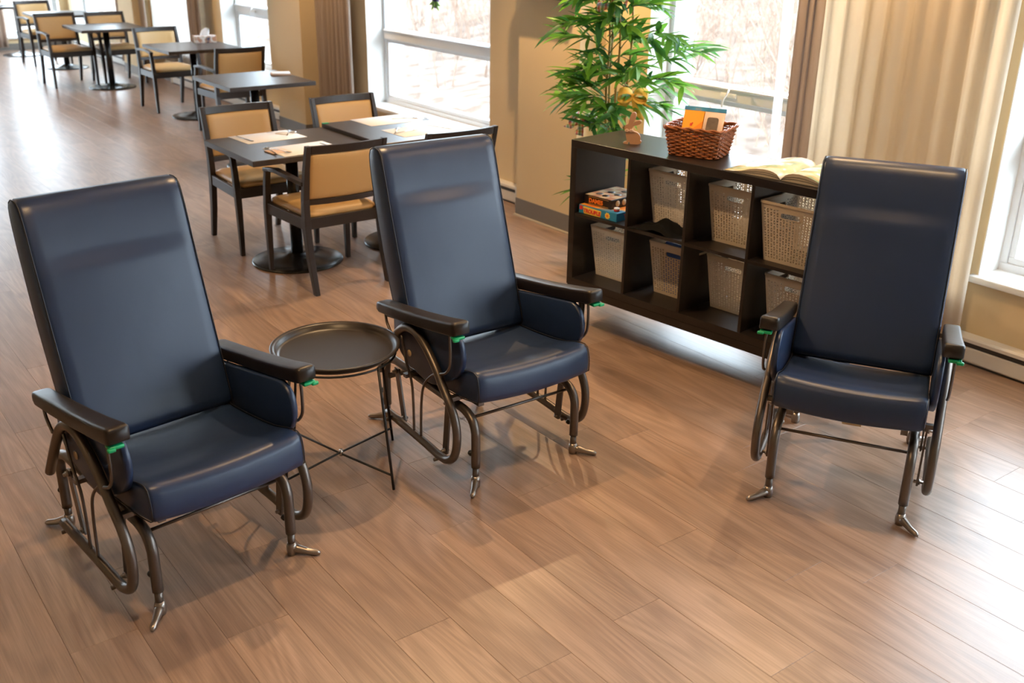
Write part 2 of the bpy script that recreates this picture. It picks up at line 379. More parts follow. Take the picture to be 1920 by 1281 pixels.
# plank joints seen in the photograph: row index -> x of one joint
known = {7: -1.846, 9: -1.885, 10: -1.429, 6: -2.195, 8: -2.62, 11: -2.10, 12: -1.71, 13: -1.55, 5: -2.9, 4: -2.5, 3: -3.05, 2: -2.7, 14: -2.3, 15: -1.2}
rows = []
for k in range(int((YMIN - .033) / .2) - 1, int((WALL_Y - .033) / .2) + 1):
    y = .033 + .2 * k
    j = known.get(k, -2 + random.uniform(0, PL))
    j = j - math.floor((j - XMIN) / PL) * PL
    x = j - PL
    while x < XMAX:
        a, b = max(x, XMIN), min(x + PL, XMAX)
        y0, y1 = max(y, YMIN), min(y + .2, WALL_Y)
        if b - a > .02 and y1 - y0 > .02: rows.append((a, b, y0, y1))
        x += PL
def in_view(p):
    d = Vector(p) - Vector((0, 0, 2.0)); z = d.dot(_f)
    if z < .1: return False
    px, py = 960 + 1916 * d.dot(_r) / z, 640.5 - 1916 * d.dot(_u) / z
    return -40 < px < 1960 and -40 < py < 1321
def vis(r): return any(in_view((r[0] + (r[1] - r[0]) * t, yy, 0)) for t in (0, .25, .5, .75, 1) for yy in (r[2], r[3]))
seen = sorted([r for r in rows if vis(r)], key=lambda r: ((r[0] + r[1]) / 2) ** 2 + ((r[2] + r[3]) / 2) ** 2)
near = [r for r in seen[:300]]; nset = set(near); rest = [r for r in rows if r not in nset]
pm = {}
for r in near:
    key = (round(r[1] - r[0], 3), round(r[3] - r[2], 3))
    if key not in pm:
        vs, fs = plank_mesh(*key); pm[key] = MB().add(vs, fs).mesh('plank')
    obj('plank', pm[key], MT['floor'], floor, (r[0], r[2], 0))
mb = MB()
for r in rest:
    vs, fs = plank_mesh(r[1] - r[0], r[3] - r[2]); mb.add([p + V(r[0], r[2], 0) for p in vs], fs)
me = mb.mesh('far_planks'); at = me.attributes.new('pid', 'FLOAT', 'FACE'); vals = []
for r in rest: vals += [random.random()] * 9
at.data.foreach_set('value', vals)
o = obj('far_planks', me, MT['floor'], floor); o['kind'] = 'stuff'

def wall_with_openings(name, ops, x0, x1, z1, y0, y1):
    m = MB(); xs = sorted(ops); x = x0
    for (a, b, c, d) in xs:
        m.box(x, a, y0, y1, 0, z1); m.box(a, b, y0, y1, 0, c); m.box(a, b, y0, y1, d, z1); x = b
    m.box(x, x1, y0, y1, 0, z1); return m
wall = struct(obj('wall_windows', wall_with_openings('w', OPENINGS, XMIN - .3, XMAX, CEIL, WALL_Y, OUT_Y), MT['wall']))
wall_end = struct(obj('wall_end', wall_with_openings('w', END_OPEN, YMIN, WALL_Y, CEIL, 0, .38), MT['wall'], None, (XMIN, 0, 0), (0, 0, math.pi / 2)))
struct(obj('wall_right', MB().box(XMAX, XMAX + .2, YMIN, OUT_Y, 0, CEIL), MT['wall']))
struct(obj('wall_back', MB().box(XMIN - .3, XMAX + .2, YMIN - .2, YMIN, 0, CEIL), MT['wall']))
struct(obj('ceiling', MB().box(XMIN - .4, XMAX + .2, YMIN - .2, OUT_Y, CEIL, CEIL + .2), MT['ceiling']))
PILLARS = [(-5.873, -5.22), (-9.93, -9.32), (-14.95, -14.35), (-1.2 + .75, -1.2 + .8)]
for i, (a, b) in enumerate(PILLARS[:3]):
    p = obj('pillar', MB().box(a, b, 4.455, WALL_Y, 0, CEIL), MT['wall'], wall, label='wheat painted wall pillar')
    q = obj('pillar_base', MB().box(a - .004, b + .004, 4.449, WALL_Y, .012, .132), MT['base'], p, label='grey vinyl base strip')
    obj('base_lip', MB().prism([(4.449, 0), (4.437, 0), (4.437, .006), (4.441, .012), (4.449, .014)], a - .012, b + .012,
        Matrix(((0, 1, 0, 0), (1, 0, 0, 0), (0, 0, 1, 0), (0, 0, 0, 1)))), MT['lip'], p, label='beige strip along the floor')

def window(n, w, z0, z1, loc, rz, rail=True, latch=None, sill=True, inset=.173, depth=.38):
    """local x along the width from 0 to w, y outwards from the inner wall face"""
    W = bpy.data.objects.new('window_%d' % n, None); col.objects.link(W); W.location = loc; W.rotation_euler = (0, 0, rz); struct(W)
    yi, yo = inset, inset + .075; fw = .042
    def ring(a, b, c, d, f, y0, y1):
        m = MB(); m.box(a, b, y0, y1, c, c + f); m.box(a, b, y0, y1, d - f, d); m.box(a, a + f, y0, y1, c + f, d - f); m.box(b - f, b, y0, y1, c + f, d - f); return m
    obj('window_frame', ring(0, w, z0, z1, fw, yi, yo), MT['frame'], W, bevel=.004)
    zr0, zr1 = 1.015, 1.105
    # white painted lining of the wall opening, then the outer blue-grey lining
    m = MB(); t = .006
    m.box(0, t, .0, yi, z0, z1); m.box(w - t, w, 0, yi, z0, z1); m.box(t, w - t, 0, yi, z1 - t, z1)
    obj('inner_lining', m, MT['white'], W)
    m = MB(); m.box(0, .02, yo, depth, z0, z1); m.box(w - .02, w, yo, depth, z0, z1); m.box(.02, w - .02, yo, depth, z1 - .02, z1); m.box(.02, w - .02, yo, depth + .05, z0 - .01, z0 + .015)
    obj('outer_lining', m, MT['reveal'], W)
    m = MB(); m.box(fw, w - fw, yi - .015, yo, zr0, zr1); m.box(fw, w - fw, yi - .03, yi - .015, zr1 - .02, zr1 - .008)
    obj('window_rail', m, MT['frame'], W, bevel=.004)
    obj('sash', ring(fw, w - fw, z0 + fw, zr0, .032, yi + .01, yi + .05), MT['frame'], W, bevel=.003)
    obj('pane', MB().box(fw, w - fw, yi + .04, yi + .046, zr1, z1 - fw), MT['glass'], W)
    obj('pane', MB().box(fw + .032, w - fw - .032, yi + .03, yi + .036, z0 + fw + .032, zr0 - .032), MT['glass'], W)
    if latch is not None:
        m = MB().rbox(latch - .07, latch + .05, yi - .027, yi - .014, 1.04, 1.065, .003); m.tube(catmull([(latch, yi - .03, 1.09), (latch + .012, yi - .055, 1.075), (latch - .01, yi - .065, 1.03), (latch - .02, yi - .06, .985)], 4), [.006] * 13, 8)
        obj('latch', m, MT['white'], W, label='white lever latch')
    if sill:
        obj('sill', MB().rbox(-.03, w + .03, -.045, yi + .005, z0 - .030, z0 + .004, .006), MT['white'], W, label='white sill board')
    return W
LATCH = [None, .57, None, .58, None, None, None, None]
for i, (a, b, c, d) in enumerate(OPENINGS):
    window(i + 1, b - a, c, d, (a, WALL_Y, 0), 0, latch=LATCH[i])
for i, (a, b, c, d) in enumerate(END_OPEN):
    window(9 + i, b - a, c, d, (XMIN, a, 0), math.pi / 2)

def heater(x0, x1, label):
    h = .145; H = thing('baseboard_heater', label, 'heater', (x0, WALL_Y, 0)); L = x1 - x0
    prof = [(0, .012), (-.052, .012), (-.058, .02), (-.058, .086), (-.046, .090), (-.046, .114), (-.066, .118), (-.066, .135), (-.058, .145), (0, .145)]
    Mx = Matrix(((0, 1, 0, 0), (1, 0, 0, 0), (0, 0, 1, 0), (0, 0, 0, 1)))
    obj('casing', MB().prism(prof, .03, L - .03, Mx), MT['heater'], H, bevel=.002)
    obj('air_slot', MB().box(.03, L - .03, -.050, -.044, .090, .114), MT['dark'], H, label='dark air slot')
    obj('gap_shade', MB().box(.03, L - .03, -.045, 0, 0, .0125), MT['dark'], H)  # dark strip stands in for the shaded gap under the casing
    for a, b in ((0, .03), (L - .03, L)): obj('end_cap', MB().rbox(a, b, -.070, 0, 0, .148, .006), MT['heater'], H)
heater(-2.95, 1.6, 'long white baseboard heater under the window beside the cream curtain')
heater(-9.25, -6.07, 'white baseboard heater ending at the pillar behind the middle navy chair')
heater(-13.6, -10.1, 'white baseboard heater behind the table with the tissue box')
heater(-18.2, -15.2, 'white baseboard heater at the far end of the dining tables')
struct(obj('baseboard_end', MB().box(XMIN, XMIN + .012, YMIN, WALL_Y, 0, .1), MT['base']))
for k, (a, b) in enumerate([(-6.07, -5.88), (-5.21, -2.96), (-10.09, -9.94), (-9.31, -9.26), (-15.19, -14.96), (-14.34, -13.61)]):
    struct(obj('baseboard_windows_%d' % (k + 1), MB().box(a, b, WALL_Y - .008, WALL_Y, 0, .125), MT['base']))

# ------------------------------------------------------------------ ceiling downlights
lm, lnt, lb = newmat('lamp_lens'); lb.inputs['Emission Color'].default_value = (*LAMP_COL, 1); lb.inputs['Emission Strength'].default_value = 8; MT['lamp'] = lm; lm.cycles.emission_sampling = 'NONE'
LAMPS = [(-3.70, 2.25, 150), (-1.95, 3.20, 85), (-2.15, .75, 118), (-5.2, .2, 30), (-2.95, 4.10, 95), (-5.1, 3.95, 185), (-6.5, 1.2, 35), (-8.7, 3.8, 110), (-10.6, 2.4, 50), (-12.6, 3.8, 95), (-15.0, 2.6, 80), (0.6, .2, 45), (-3.2, -2.0, 40), (-7.5, -.6, 30)]
lamp0 = None
def bulb(w):
    spot = bpy.data.lights.new('downlight_bulb', 'SPOT'); spot.energy = LAMP_W * w; spot.color = LAMP_COL; spot.spot_size = math.radians(125); spot.spot_blend = .7; spot.shadow_soft_size = .022
    return spot
for i, (x, y, wt) in enumerate(LAMPS):
    if lamp0 is None:
        t = lamp0 = thing('downlight', 'round recessed downlight with a white trim ring in the ceiling', 'light', (x, y, CEIL), 0, 'ceiling downlights')
        obj('trim_ring', MB().lathe([(.058, -.002), (.062, -.006), (.085, -.004), (.088, 0), (.058, 0)], 24), MT['white'], t)
        obj('lens', MB().lathe([(.0001, -.002), (.058, -.002)], 24), MT['lamp'], t)
    else:
        t = copy_tree(lamp0); t.location = (x, y, CEIL)
        for ch in list(t.children):
            if ch.type == 'LIGHT': bpy.data.objects.remove(ch)
    l = bpy.data.objects.new('bulb', bulb(wt)); col.objects.link(l); l.parent = t; l.location = (0, 0, -.03)

# ------------------------------------------------------------------ glider armchairs
def cushion(ring_fn, ys, hw, er):
    """loft a side profile (x,z) across the width with softly rounded side edges"""
    rings = []
    st = [(-hw, 1.0), (-hw + er * .3, .45), (-hw + er, 0)] + [(y, 0) for y in ys] + [(hw - er, 0), (hw - er * .3, .45), (hw, 1.0)]
    for y, k in st: rings.append([V(x, y, z) for x, z in ring_fn(y / hw, k * er)])
    return rings
def inset_poly(poly, d):
    c = Vector((sum(p[0] for p in poly) / len(poly), sum(p[1] for p in poly) / len(poly))); out = []
    n = len(poly)
    for i in range(n):
        a, b = Vector(poly[i - 1]), Vector(poly[(i + 1) % n]); t = (b - a).normalized(); nn = Vector((-t.y, t.x)); p = Vector(poly[i])
        if (p - c).dot(nn) > 0: nn = -nn
        q = p + nn * d; out.append((q.x, q.y))
    return out
def resample(poly, n):
    P = [Vector(p) for p in poly]; P.append(P[0]); L = [0]
    for i in range(len(P) - 1): L.append(L[-1] + (P[i + 1] - P[i]).length)
    out = []; j = 0
    for k in range(n):
        s = L[-1] * k / n
        while L[j + 1] < s: j += 1
        t = (s - L[j]) / max(L[j + 1] - L[j], 1e-9); q = P[j].lerp(P[j + 1], t); out.append((q.x, q.y))
    return out
_front = [(p.x, p.z) for p in catmull([(-.386, 0, .436), (-.447, 0, .62), (-.507, 0, .80), (-.560, 0, .965), (-.597, 0, 1.09), (-.622, 0, 1.160)], 5)]
_rear = [(p.x, p.z) for p in catmull([(-.722, 0, 1.150), (-.716, 0, 1.09), (-.690, 0, .975), (-.642, 0, .80), (-.575, 0, .61), (-.503, 0, .436)], 5)]
BACK = rounded([(-.392, .430)] + _front[1:] + [(-.632, 1.178), (-.652, 1.188), (-.690, 1.190), (-.712, 1.178)] + _rear[:-1] + [(-.499, .430)], .012, 2)
BACK = resample(BACK, 72)
SEAT = rounded([(-.47, .425), (-.30, .432), (-.12, .452), (-.02, .484), (.040, .490), (.056, .43), (.054, .374), (-.05, .352), (-.30, .338), (-.47, .335)],
               [.02, .1, .1, .05, .024, .05, .014, .05, .05, .02], 5)
SEAT = resample(SEAT, 60)
def glider(name, label, loc, rz, glide=0, tilt=0, with_tag=False):
    G = thing(name, label, 'chair', loc, rz, 'navy glider armchairs')
    # --- everything that rocks hangs in this local frame (glide and tilt of the upper part)
    Mt = Matrix.Translation((-.2 + glide, 0, .35)) @ Matrix.Rotation(-tilt, 4, 'Y') @ Matrix.Translation((.2, 0, -.35))
    def up(n, mb, mat, parent=None, **k):
        me = mb.mesh(n); me.transform(Mt)
        return obj(n, me, mat, parent or G, **k)
    ys = [-.22 + .44 * i / 12 for i in range(13)]
    def bf(t, e):
        p = inset_poly(BACK, e)
        out = []
        for (x, z) in p:
            fz = max(0, min(1, (z - .46) / .5)) * max(0, min(1, (1.16 - z) / .2))
            out.append((x + (.012 * (1 - t * t) * fz if x > -.30 - .27 * z else -.004 * (1 - t * t)), z))
        return out
    bk = up('backrest', MB().loft(cushion(bf, ys, .268, .016)), MT['navy'])
    for s in (-1, 1):
        P_ = inset_poly(BACK, .003); P_.append(P_[0]); up('piping', MB().tube([V(x, s * .262, z) for x, z in P_], .0024, 5, caps=False), MT['navyseam'], bk)
    def sf(t, e):
        p = inset_poly(SEAT, e); out = []
        for (x, z) in p:
            if z > .41: z += -.020 * (1 - t * t) * max(.55, min(1, (-x + .02) / .2))
            else: z += -.012 * (1 - t * t) * max(0, min(1, (x + .25) / .2))
            xx = x + (.012 * (1 - t * t) if x > 0 else 0)
            out.append((xx, z))
        return out
    st = up('seat', MB().loft(cushion(sf, ys, .262, .014)), MT['navy'])
    for s in (-1, 1):
        P_ = inset_poly(SEAT, .002); P_.append(P_[0]); up('piping', MB().tube([V(x, s * .2585, z) for x, z in P_], .0022, 5, caps=False), MT['navyseam'], st)
    if with_tag: up('maker_tag', MB().box(.045, .049, -.01, .055, .352, .366), MT['brass'], st, label='small tan tag')
    PAN = rounded([(-.515, .553), (-.075, .624), (-.032, .60), (-.013, .55), (-.02, .49), (-.07, .43), (-.218, .352), (-.30, .352), (-.46, .393), (-.515, .457)], [.01, .02, .03, .03, .04, .06, .05, .05, .04, .03], 4)
    PAN = resample(PAN, 48)
    HOOP = catmull([(-.605, 0, .285), (-.55, 0, .365), (-.49, 0, .45), (-.44, 0, .51), (-.382, 0, .545), (-.306, 0, .548), (-.233, 0, .511), (-.163, 0, .450), (-.117, 0, .392), (-.06, 0, .330), (-.026, 0, .265), (-.021, 0, .195), (-.042, 0, .130), (-.09, 0, .095), (-.147, 0, .088), (-.259, 0, .097), (-.389, 0, .104), (-.554, 0, .112)], 5)
    for s in (-1, 1):
        rings = []
        for y, e in ((.266, .006), (.269, 0), (.287, 0), (.291, .006)): rings.append([V(x, s * y, z) for x, z in inset_poly(PAN, e)])
        pn = up('side_panel', MB().loft(rings), MT['navy'])
        up('panel_button', MB().cyl((-.39, s * .290, .429), (-.39, s * .294, .429), .014, 10), MT['brass'], pn, label='round tan cap')
        hp = up('side_hoop', MB().tube([p + V(0, s * .309, 0) for p in HOOP], .0165, 12), MT['tube'])
        for R in ([(-.42, .500), (-.389, .40), (-.352, .332), (-.340, .256), (-.338, .105)], [(-.155, .430), (-.20, .405), (-.255, .345), (-.276, .26), (-.285, .101)]):
            up('curved_rod', MB().tube([p + V(0, s * .309, 0) for p in catmull([(x, 0, z) for x, z in R], 5)], .0052, 7), MT['tube'], hp)
        m = MB()
        for (x, z) in ((-.525, .094), (-.155, .072)): m.cyl((x, s * .297, z), (x, s * .330, z), .0075, 8)
        up('bolt', m, MT['tube'], hp)
        # arm pad: sloping bar with rounded edges, narrower at the rear
        rg = []
        for (x, zt, w, th) in [(-.572, .594, .020, .020), (-.566, .600, .028, .034), (-.545, .606, .031, .044), (-.42, .622, .032, .047), (-.25, .646, .033, .048), (-.10, .672, .034, .050), (-.005, .692, .0345, .052), (.012, .694, .034, .050), (.020, .690, .030, .042)]:
            cy = s * .309; sec = rounded([(-w, zt - th), (w, zt - th), (w, zt), (-w, zt)], [.006, .006, .012, .012], 3)
            rg.append([V(x, cy + a, b) for a, b in sec])
        ar = up('armrest', MB().loft(rg), MT['arm'])
        up('arm_plate', MB().prism([(-.50, .562), (-.02, .636), (-.02, .630), (-.50, .556)], s * .290, s * .328), MT['black'], ar)
        up('release_lever', MB().rbox(-.012, .020, s * .318 - .022, s * .318 + .022, .628, .640, .004, M=Matrix.Translation((0, 0, 0))).rbox(.012, .026, s * .335 - .012, s * .335 + .012, .625, .637, .004), MT['green'], ar, label='green release lever')
        for R in ([(-.522, .572), (-.510, .525), (-.472, .487)], [(-.045, .632), (-.041, .56), (-.045, .505), (-.072, .468), (-.112, .450)]):
            up('arm_support', MB().tube([p + V(0, s * .322, 0) for p in catmull([(x, 0, z) for x, z in R], 5)], .0055, 7), MT['tube'], ar)
        # links hanging between the fixed base and the hoop
        for (x0, z0, x1, z1) in ((-.525, .300, -.473, .106), (-.129, .315, -.157, .096)):
            lk = up('swing_link', MB().prism(rounded([(x0 - .017, z0 + .014), (x0 + .017, z0 + .014), (x1 + .017, z1 - .014), (x1 - .017, z1 - .014)], .01, 3), s * .272, s * .279), MT['tube'])
            m = MB()
            for (x, z) in ((x0, z0), (x1, z1)): m.cyl((x, s * .262, z), (x, s * .296, z), .0065, 8); m.cyl((x, s * .279, z), (x, s * .285, z), .012, 6)
            up('bolt', m, MT['foot'], lk)
    m = MB()
    for (x, z) in ((-.10, .345), (-.42, .325)): m.box(x - .012, x + .012, -.30, .30, z - .010, z + .006)
    for s in (-1, 1): m.box(-.47, -.02, s * .2 - .012, s * .2 + .012, .322, .342)
    up('seat_frame', m, MT['tube'])
    m = MB()
    for s in (-1, 1): m.tube(catmull([(-.40, s * .21, .325), (-.47, s * .21, .34), (-.51, s * .21, .42), (-.545, s * .21, .55)], 4), .011, 8)
    up('back_post', m, MT['tube'])
    # --- fixed base
    BASE = catmull([(-.686, 0, .075), (-.686, 0, .18), (-.684, 0, .245), (-.668, 0, .288), (-.62, 0, .306), (-.563, 0, .309), (-.35, 0, .300), (-.13, 0, .297), (-.07, 0, .294), (-.026, 0, .274), (-.003, 0, .236), (0, 0, .19), (0, 0, .083)], 4)
    for s in (-1, 1):
        lg = obj('base_leg_tube', MB().tube([p + V(0, s * .238, 0) for p in BASE], .0175, 12), MT['tube'], G)
        for x, dx in ((0, .07), (-.686, -.055)):
            obj('inner_leg', MB().cyl((x, s * .238, .085), (x, s * .238, .025), .0130, 12), MT['tube'], lg)
            tip = V(x + dx, s * (.238 + .062), .010); c0 = V(x, s * .238, .020)
            m = MB().tube([c0 + V(0, 0, .026), c0 + V(0, 0, .012), c0 + V(0, 0, -.004), c0 + V(0, 0, -.02)], [.0150, .0185, .0185, .016], 12)
            m.tube([c0 + V(0, 0, .004), c0.lerp(tip, .25) + V(0, 0, .004), c0.lerp(tip, .6), c0.lerp(tip, .92) + V(0, 0, .001), tip + (tip - c0) * .04], [.017, .0145, .0110, .0105, .005], 10)
            obj('foot', m, MT['foot'], lg)
            m = MB().cyl((x - .012, s * .238, .128), (x - .030, s * .238, .128), .005, 8); m.tube([(x - .026, s * .238, .128), (x - .030, s * .238, .128), (x - .040, s * .238, .128), (x - .044, s * .238, .128)], [.006, .011, .011, .007], 10)
            obj('lock_knob', m, MT['black'], lg, label='black lock knob')
    obj('cross_rod', MB().cyl((-.06, -.238, .262), (-.06, .238, .262), .006, 8), MT['tube'], G)
    obj('cross_tube', MB().cyl((-.665, -.238, .215), (-.665, .238, .215), .012, 10).cyl((-.45, -.238, .300), (-.45, .238, .300), .010, 10), MT['tube'], G)
    return G
glider('glider_armchair', 'navy glider armchair at left foreground, nearest to the camera', (-2.765, .951, 0), .129, .032, -.014)
glider('glider_armchair', 'navy glider armchair in the middle between round tray table and bookcase', (-2.801, 2.193, 0), -.021)
glider('glider_armchair', 'navy glider armchair at right, backed by the cream curtain', (-1.90, 2.936, 0), -1.042, -.023, .063, True)

# ------------------------------------------------------------------ tray table
T = thing('tray_table', 'round black-brown metal tray table between two navy glider chairs', 'table', (-3.24, 1.612, 0), 0)
obj('tray', MB().lathe([(.0001, .497), (.205, .497), (.214, .499), (.221, .506), (.226, .519), (.240, .523), (.244, .520), (.242, .515), (.231, .512), (.226, .503), (.216, .492), (.205, .490), (.0001, .490)], 64), MT['tray'], T)
a0 = math.atan2(1.70 - 1.625, -2.956 + 3.235)
R0 = .225; feet = []
for k in range(4):
    a = a0 + k * math.pi / 2; p = V(math.cos(a) * .285, math.sin(a) * .285, 0); q = V(math.cos(a) * R0, math.sin(a) * R0, .489); feet.append((p, q))
    obj('leg', MB().tube([p, q], .0055, 8), MT['rod'], T)
for k in (0, 1):
    a, b = feet[k], feet[k + 2]; t = .12
    obj('cross_bar', MB().tube([a[0].lerp(a[1], t), V(0, 0, .055 + .008 * k), b[0].lerp(b[1], t)], .0045, 8), MT['rod'], T)
obj('top_ring', MB().tube([V(math.cos(2 * math.pi * k / 32) * R0, math.sin(2 * math.pi * k / 32) * R0, .485) for k in range(33)], .0045, 6, caps=False), MT['rod'], T)
obj('centre_bolt', MB().cyl((0, 0, .048), (0, 0, .074), .008, 8), MT['steel'], T)

# ------------------------------------------------------------------ dining tables and chairs
def dining_table(label, x, y, w=.76, d=.78, h=.744):
    t = thing('dining_table', label, 'table', (x, y, 0), 0, 'dark square pedestal tables')
    obj('tabletop', MB().rbox(-w / 2, w / 2, -d / 2, d / 2, h - .034, h, .003, 1, smooth=False), MT['tabletop'], t)
    obj('post', MB().cyl((0, 0, .02), (0, 0, h - .036), .038, 20), MT['castiron'], t)
    obj('base_plate', MB().lathe([(.285, 0), (.285, .008), (.278, .013), (.20, .020), (.09, .034), (.06, .05), (.05, .055), (.0001, .055)], 48), MT['castiron'], t)
    m = MB(); 
    for a in range(4):
        m.box(-.25, .25, -.02, .02, h - .046, h - .034, Matrix.Rotation(a * math.pi / 4 + .785 / 2, 4, 'Z'))
    obj('spider', m, MT['castiron'], t)
    return t
dining_table('dark square table set with two white placemats, left of the joined pair', -5.775, 2.645, .735, .80)
dining_table('dark square table nearest the bright window, right of the joined pair', -5.755, 3.437, .80, .775, .766)
dining_table('bare dark square table with a small white pad on one corner', -8.45, 3.575, .82, .76)
dining_table('dark square table with the tissue box on it', -11.06, 4.02, .82, .80)
dining_table('dark square table with two chairs tucked at its far side', -13.62, 3.87, .86, .80)
dining_table('dark square table behind the foremost far chair, mostly hidden', -15.80, 3.90, .86, .80)
dining_table('farthest dark square table, cut by the left picture edge', -17.62, 3.72, .80, .76)

SEATP = None
def build_chair():
    t = thing('dining_chair', '', 'chair', (0, 0, 0), 0, 'mustard and espresso dining armchairs')
    E = MT['espresso']
    for s in (-1, 1):
        # rear leg running up into the back stile
        pts = [(-.285, .235, 0, .015, .017), (-.235, .237, .20, .018, .021), (-.205, .238, .40, .019, .026), (-.212, .238, .55, .018, .022), (-.245, .238, .72, .016, .019), (-.285, .238, .862, .014, .017)]
        obj('leg', MB().loft([[V(x - b, s * y - a, z), V(x + b, s * y - a, z), V(x + b, s * y + a, z), V(x - b, s * y + a, z)] for x, y, z, a, b in pts], smooth=False), E, t, bevel=.003)
        pts = [(.268, .262, 0, .013, .014), (.268, .262, .30, .018, .019), (.262, .262, .42, .019, .021), (.248, .262, .55, .017, .018), (.225, .262, .645, .016, .018)]
        obj('leg', MB().loft([[V(x - b, s * y - a, z), V(x + b, s * y - a, z), V(x + b, s * y + a, z), V(x - b, s * y + a, z)] for x, y, z, a, b in pts], smooth=False), E, t, bevel=.003)
        A = [(.250, .262, .640, .020), (.10, .262, .660, .022), (-.08, .256, .652, .021), (-.225, .245, .640, .017)]
        obj('arm', MB().loft([[V(x, s * y - w, z - .012), V(x, s * y + w, z - .012), V(x, s * y + w, z + .012), V(x, s * y - w, z + .012)] for x, y, z, w in A], smooth=False), E, t, bevel=.004)
        obj('side_rail', MB().loft([[V(x, s * y - .011, .372), V(x, s * y + .011, .372), V(x, s * y + .011, .436), V(x, s * y - .011, .436)] for x, y in ((.25, .262), (-.20, .240))], smooth=False), E, t, bevel=.002)
        for (x, y) in ((-.285, .235), (.268, .262)): pass
    obj('front_rail', MB().box(.252, .274, -.25, .25, .372, .436), E, t, bevel=.002)
    obj('rear_rail', MB().box(-.216, -.192, -.225, .225, .372, .436), E, t, bevel=.002)
    # seat pad
    bm = bmesh.new(); bmesh.ops.create_grid(bm, x_segments=10, y_segments=10, size=1)
    m = MB(); rings = []
    out = resample(rounded([(-.20, -.222), (.262, -.243), (.262, .243), (-.20, .222)], .03, 4), 40); bm.free()
    for k, (d, z) in enumerate([(0, .434), (-.002, .450), (.004, .464), (.016, .473), (.05, .481), (.12, .487)]):
        rings.append([V(.03 + (x - .03) * (1 - d / .23), y * (1 - d / .23), z) for x, y in out])
    obj('seat_pad', MB().loft(rings), MT['mustard'], t)
    # curved top rail, lower rail and padded back panel
    def bx(z): return -.207 - max(0, z - .50) * .215
    def curved(y, z, off): return V(bx(z) - .028 * (1 - (y / .23) ** 2) + off, y, z)
    ysn = [-.222 + .444 * i / 12 for i in range(13)]
    for nm, z0, z1 in (('top_rail', .815, .860), ('lower_rail', .515, .548)):
        obj(nm, MB().loft([[curved(y, z0, -.012), curved(y, z0, .012), curved(y, z1, .012), curved(y, z1, -.012)] for y in ysn], smooth=False), E, t, bevel=.002)
    rings = []
    for y, k in [(-.221, .0)] + [(yy, 1) for yy in [-.205 + .41 * i / 10 for i in range(11)]] + [(.221, .0)]:
        th = .008 + .012 * k; r = []
        zz = [.549, .558, .58, .65, .72, .78, .804, .814]
        kk = [.35, .75, 1, 1, 1, 1, .75, .35]
        for z, q in zip(zz, kk): r.append(curved(y, z, th * q))
        for z, q in reversed(list(zip(zz, kk))): r.append(curved(y, z, -th * q * .7))
        rings.append(r)
    obj('back_panel', MB().loft(rings), MT['mustard'], t)
    return t
chair0 = build_chair()
CH = [(-6.315, 2.655, 0.0, 'dining armchair facing the camera behind the table set with placemats'),
      (-5.385, 2.675, math.pi, 'dining armchair seen from behind, pulled up to the table set with placemats'),
      (-6.30, 3.440, 0.03, 'dining armchair facing the camera beside the bright window table'),
      (-5.34, 3.425, math.pi, 'dining armchair mostly hidden behind the middle navy glider chair'),
      (-9.98, 3.99, math.pi, 'dining armchair seen from behind, between bare table and tissue box table'),
      (-11.74, 3.965, .04, 'dining armchair facing the camera behind the tissue box table'),
      (-14.12, 3.49, .06, 'left one of two dining armchairs side by side at a far table'),
      (-14.04, 4.085, .05, 'right one of two dining armchairs side by side at a far table'),
      (-16.42, 3.775, .12, 'farthest dining armchair beside the left picture edge')]
for i, (x, y, a, lb) in enumerate(CH):
    c = chair0 if i == 0 else copy_tree(chair0)
    c.location = (x, y, 0); c.rotation_euler = (0, 0, a); c['label'] = lb

# ------------------------------------------------------------------ things on the tables
def spoon(m, x, y, z, a, L=.19):
    R = Matrix.Translation((x, y, z)) @ Matrix.Rotation(a, 4, 'Z')
    m.tube([R @ V(-L / 2, 0, .003), R @ V(0, 0, .005), R @ V(L * .2, 0, .004), R @ V(L * .26, 0, .004), R @ V(L * .34, 0, .004), R @ V(L * .42, 0, .004), R @ V(L * .48, 0, .004)], [.005, .003, .003, .010, .017, .016, .005], 8, flat=.3)
    return m
def fork(m, x, y, z, a, L=.19):
    R = Matrix.Translation((x, y, z)) @ Matrix.Rotation(a, 4, 'Z')
    m.tube([R @ V(-L / 2, 0, .003), R @ V(0, 0, .005), R @ V(L * .22, 0, .004), R @ V(L * .30, 0, .004)], [.005, .003, .004, .011], 8, flat=.3)
    for k in (-1.5, -.5, .5, 1.5): m.tube([R @ V(L * .29, k * .006, .004), R @ V(L * .48, k * .006, .005)], .0017, 5)
    return m
def knife(m, x, y, z, a, L=.21):
    R = Matrix.Translation((x, y, z)) @ Matrix.Rotation(a, 4, 'Z')
    m.tube([R @ V(-L / 2, 0, .004), R @ V(0, 0, .004), R @ V(.005, 0, .004), R @ V(L * .42, 0, .004), R @ V(L / 2, 0, .004)], [.006, .006, .008, .009, .003], 8, flat=.22)
    return m
def placemat(x, y, z, a, label, w=.28, d=.40):
    R = Matrix.Rotation(a, 4, 'Z')
    return tag(obj('placemat', MB().rbox(-w / 2, w / 2, -d / 2, d / 2, 0, .0016, .0006, 1), MT['paper'], None, (x, y, z), (0, 0, a)), label, 'placemat', 'white paper placemats')
def cutlery(kind, x, y, z, a, label):
    m = MB(); {'spoon': spoon, 'fork': fork, 'knife': knife}[kind](m, 0, 0, 0, 0)
    return tag(obj(kind, m, MT['steel'], None, (x, y, z), (0, 0, a)), label, kind, 'cutlery on the placemats')
Z1, Z2 = .744, .766
placemat(-6.02, 2.61, Z1, .05, 'white placemat on the far side of the left joined table')
placemat(-5.575, 2.64, Z1, .05, 'white placemat on the near side of the left joined table')
placemat(-6.03, 3.47, Z2, .02, 'white placemat on the far side of the window table')
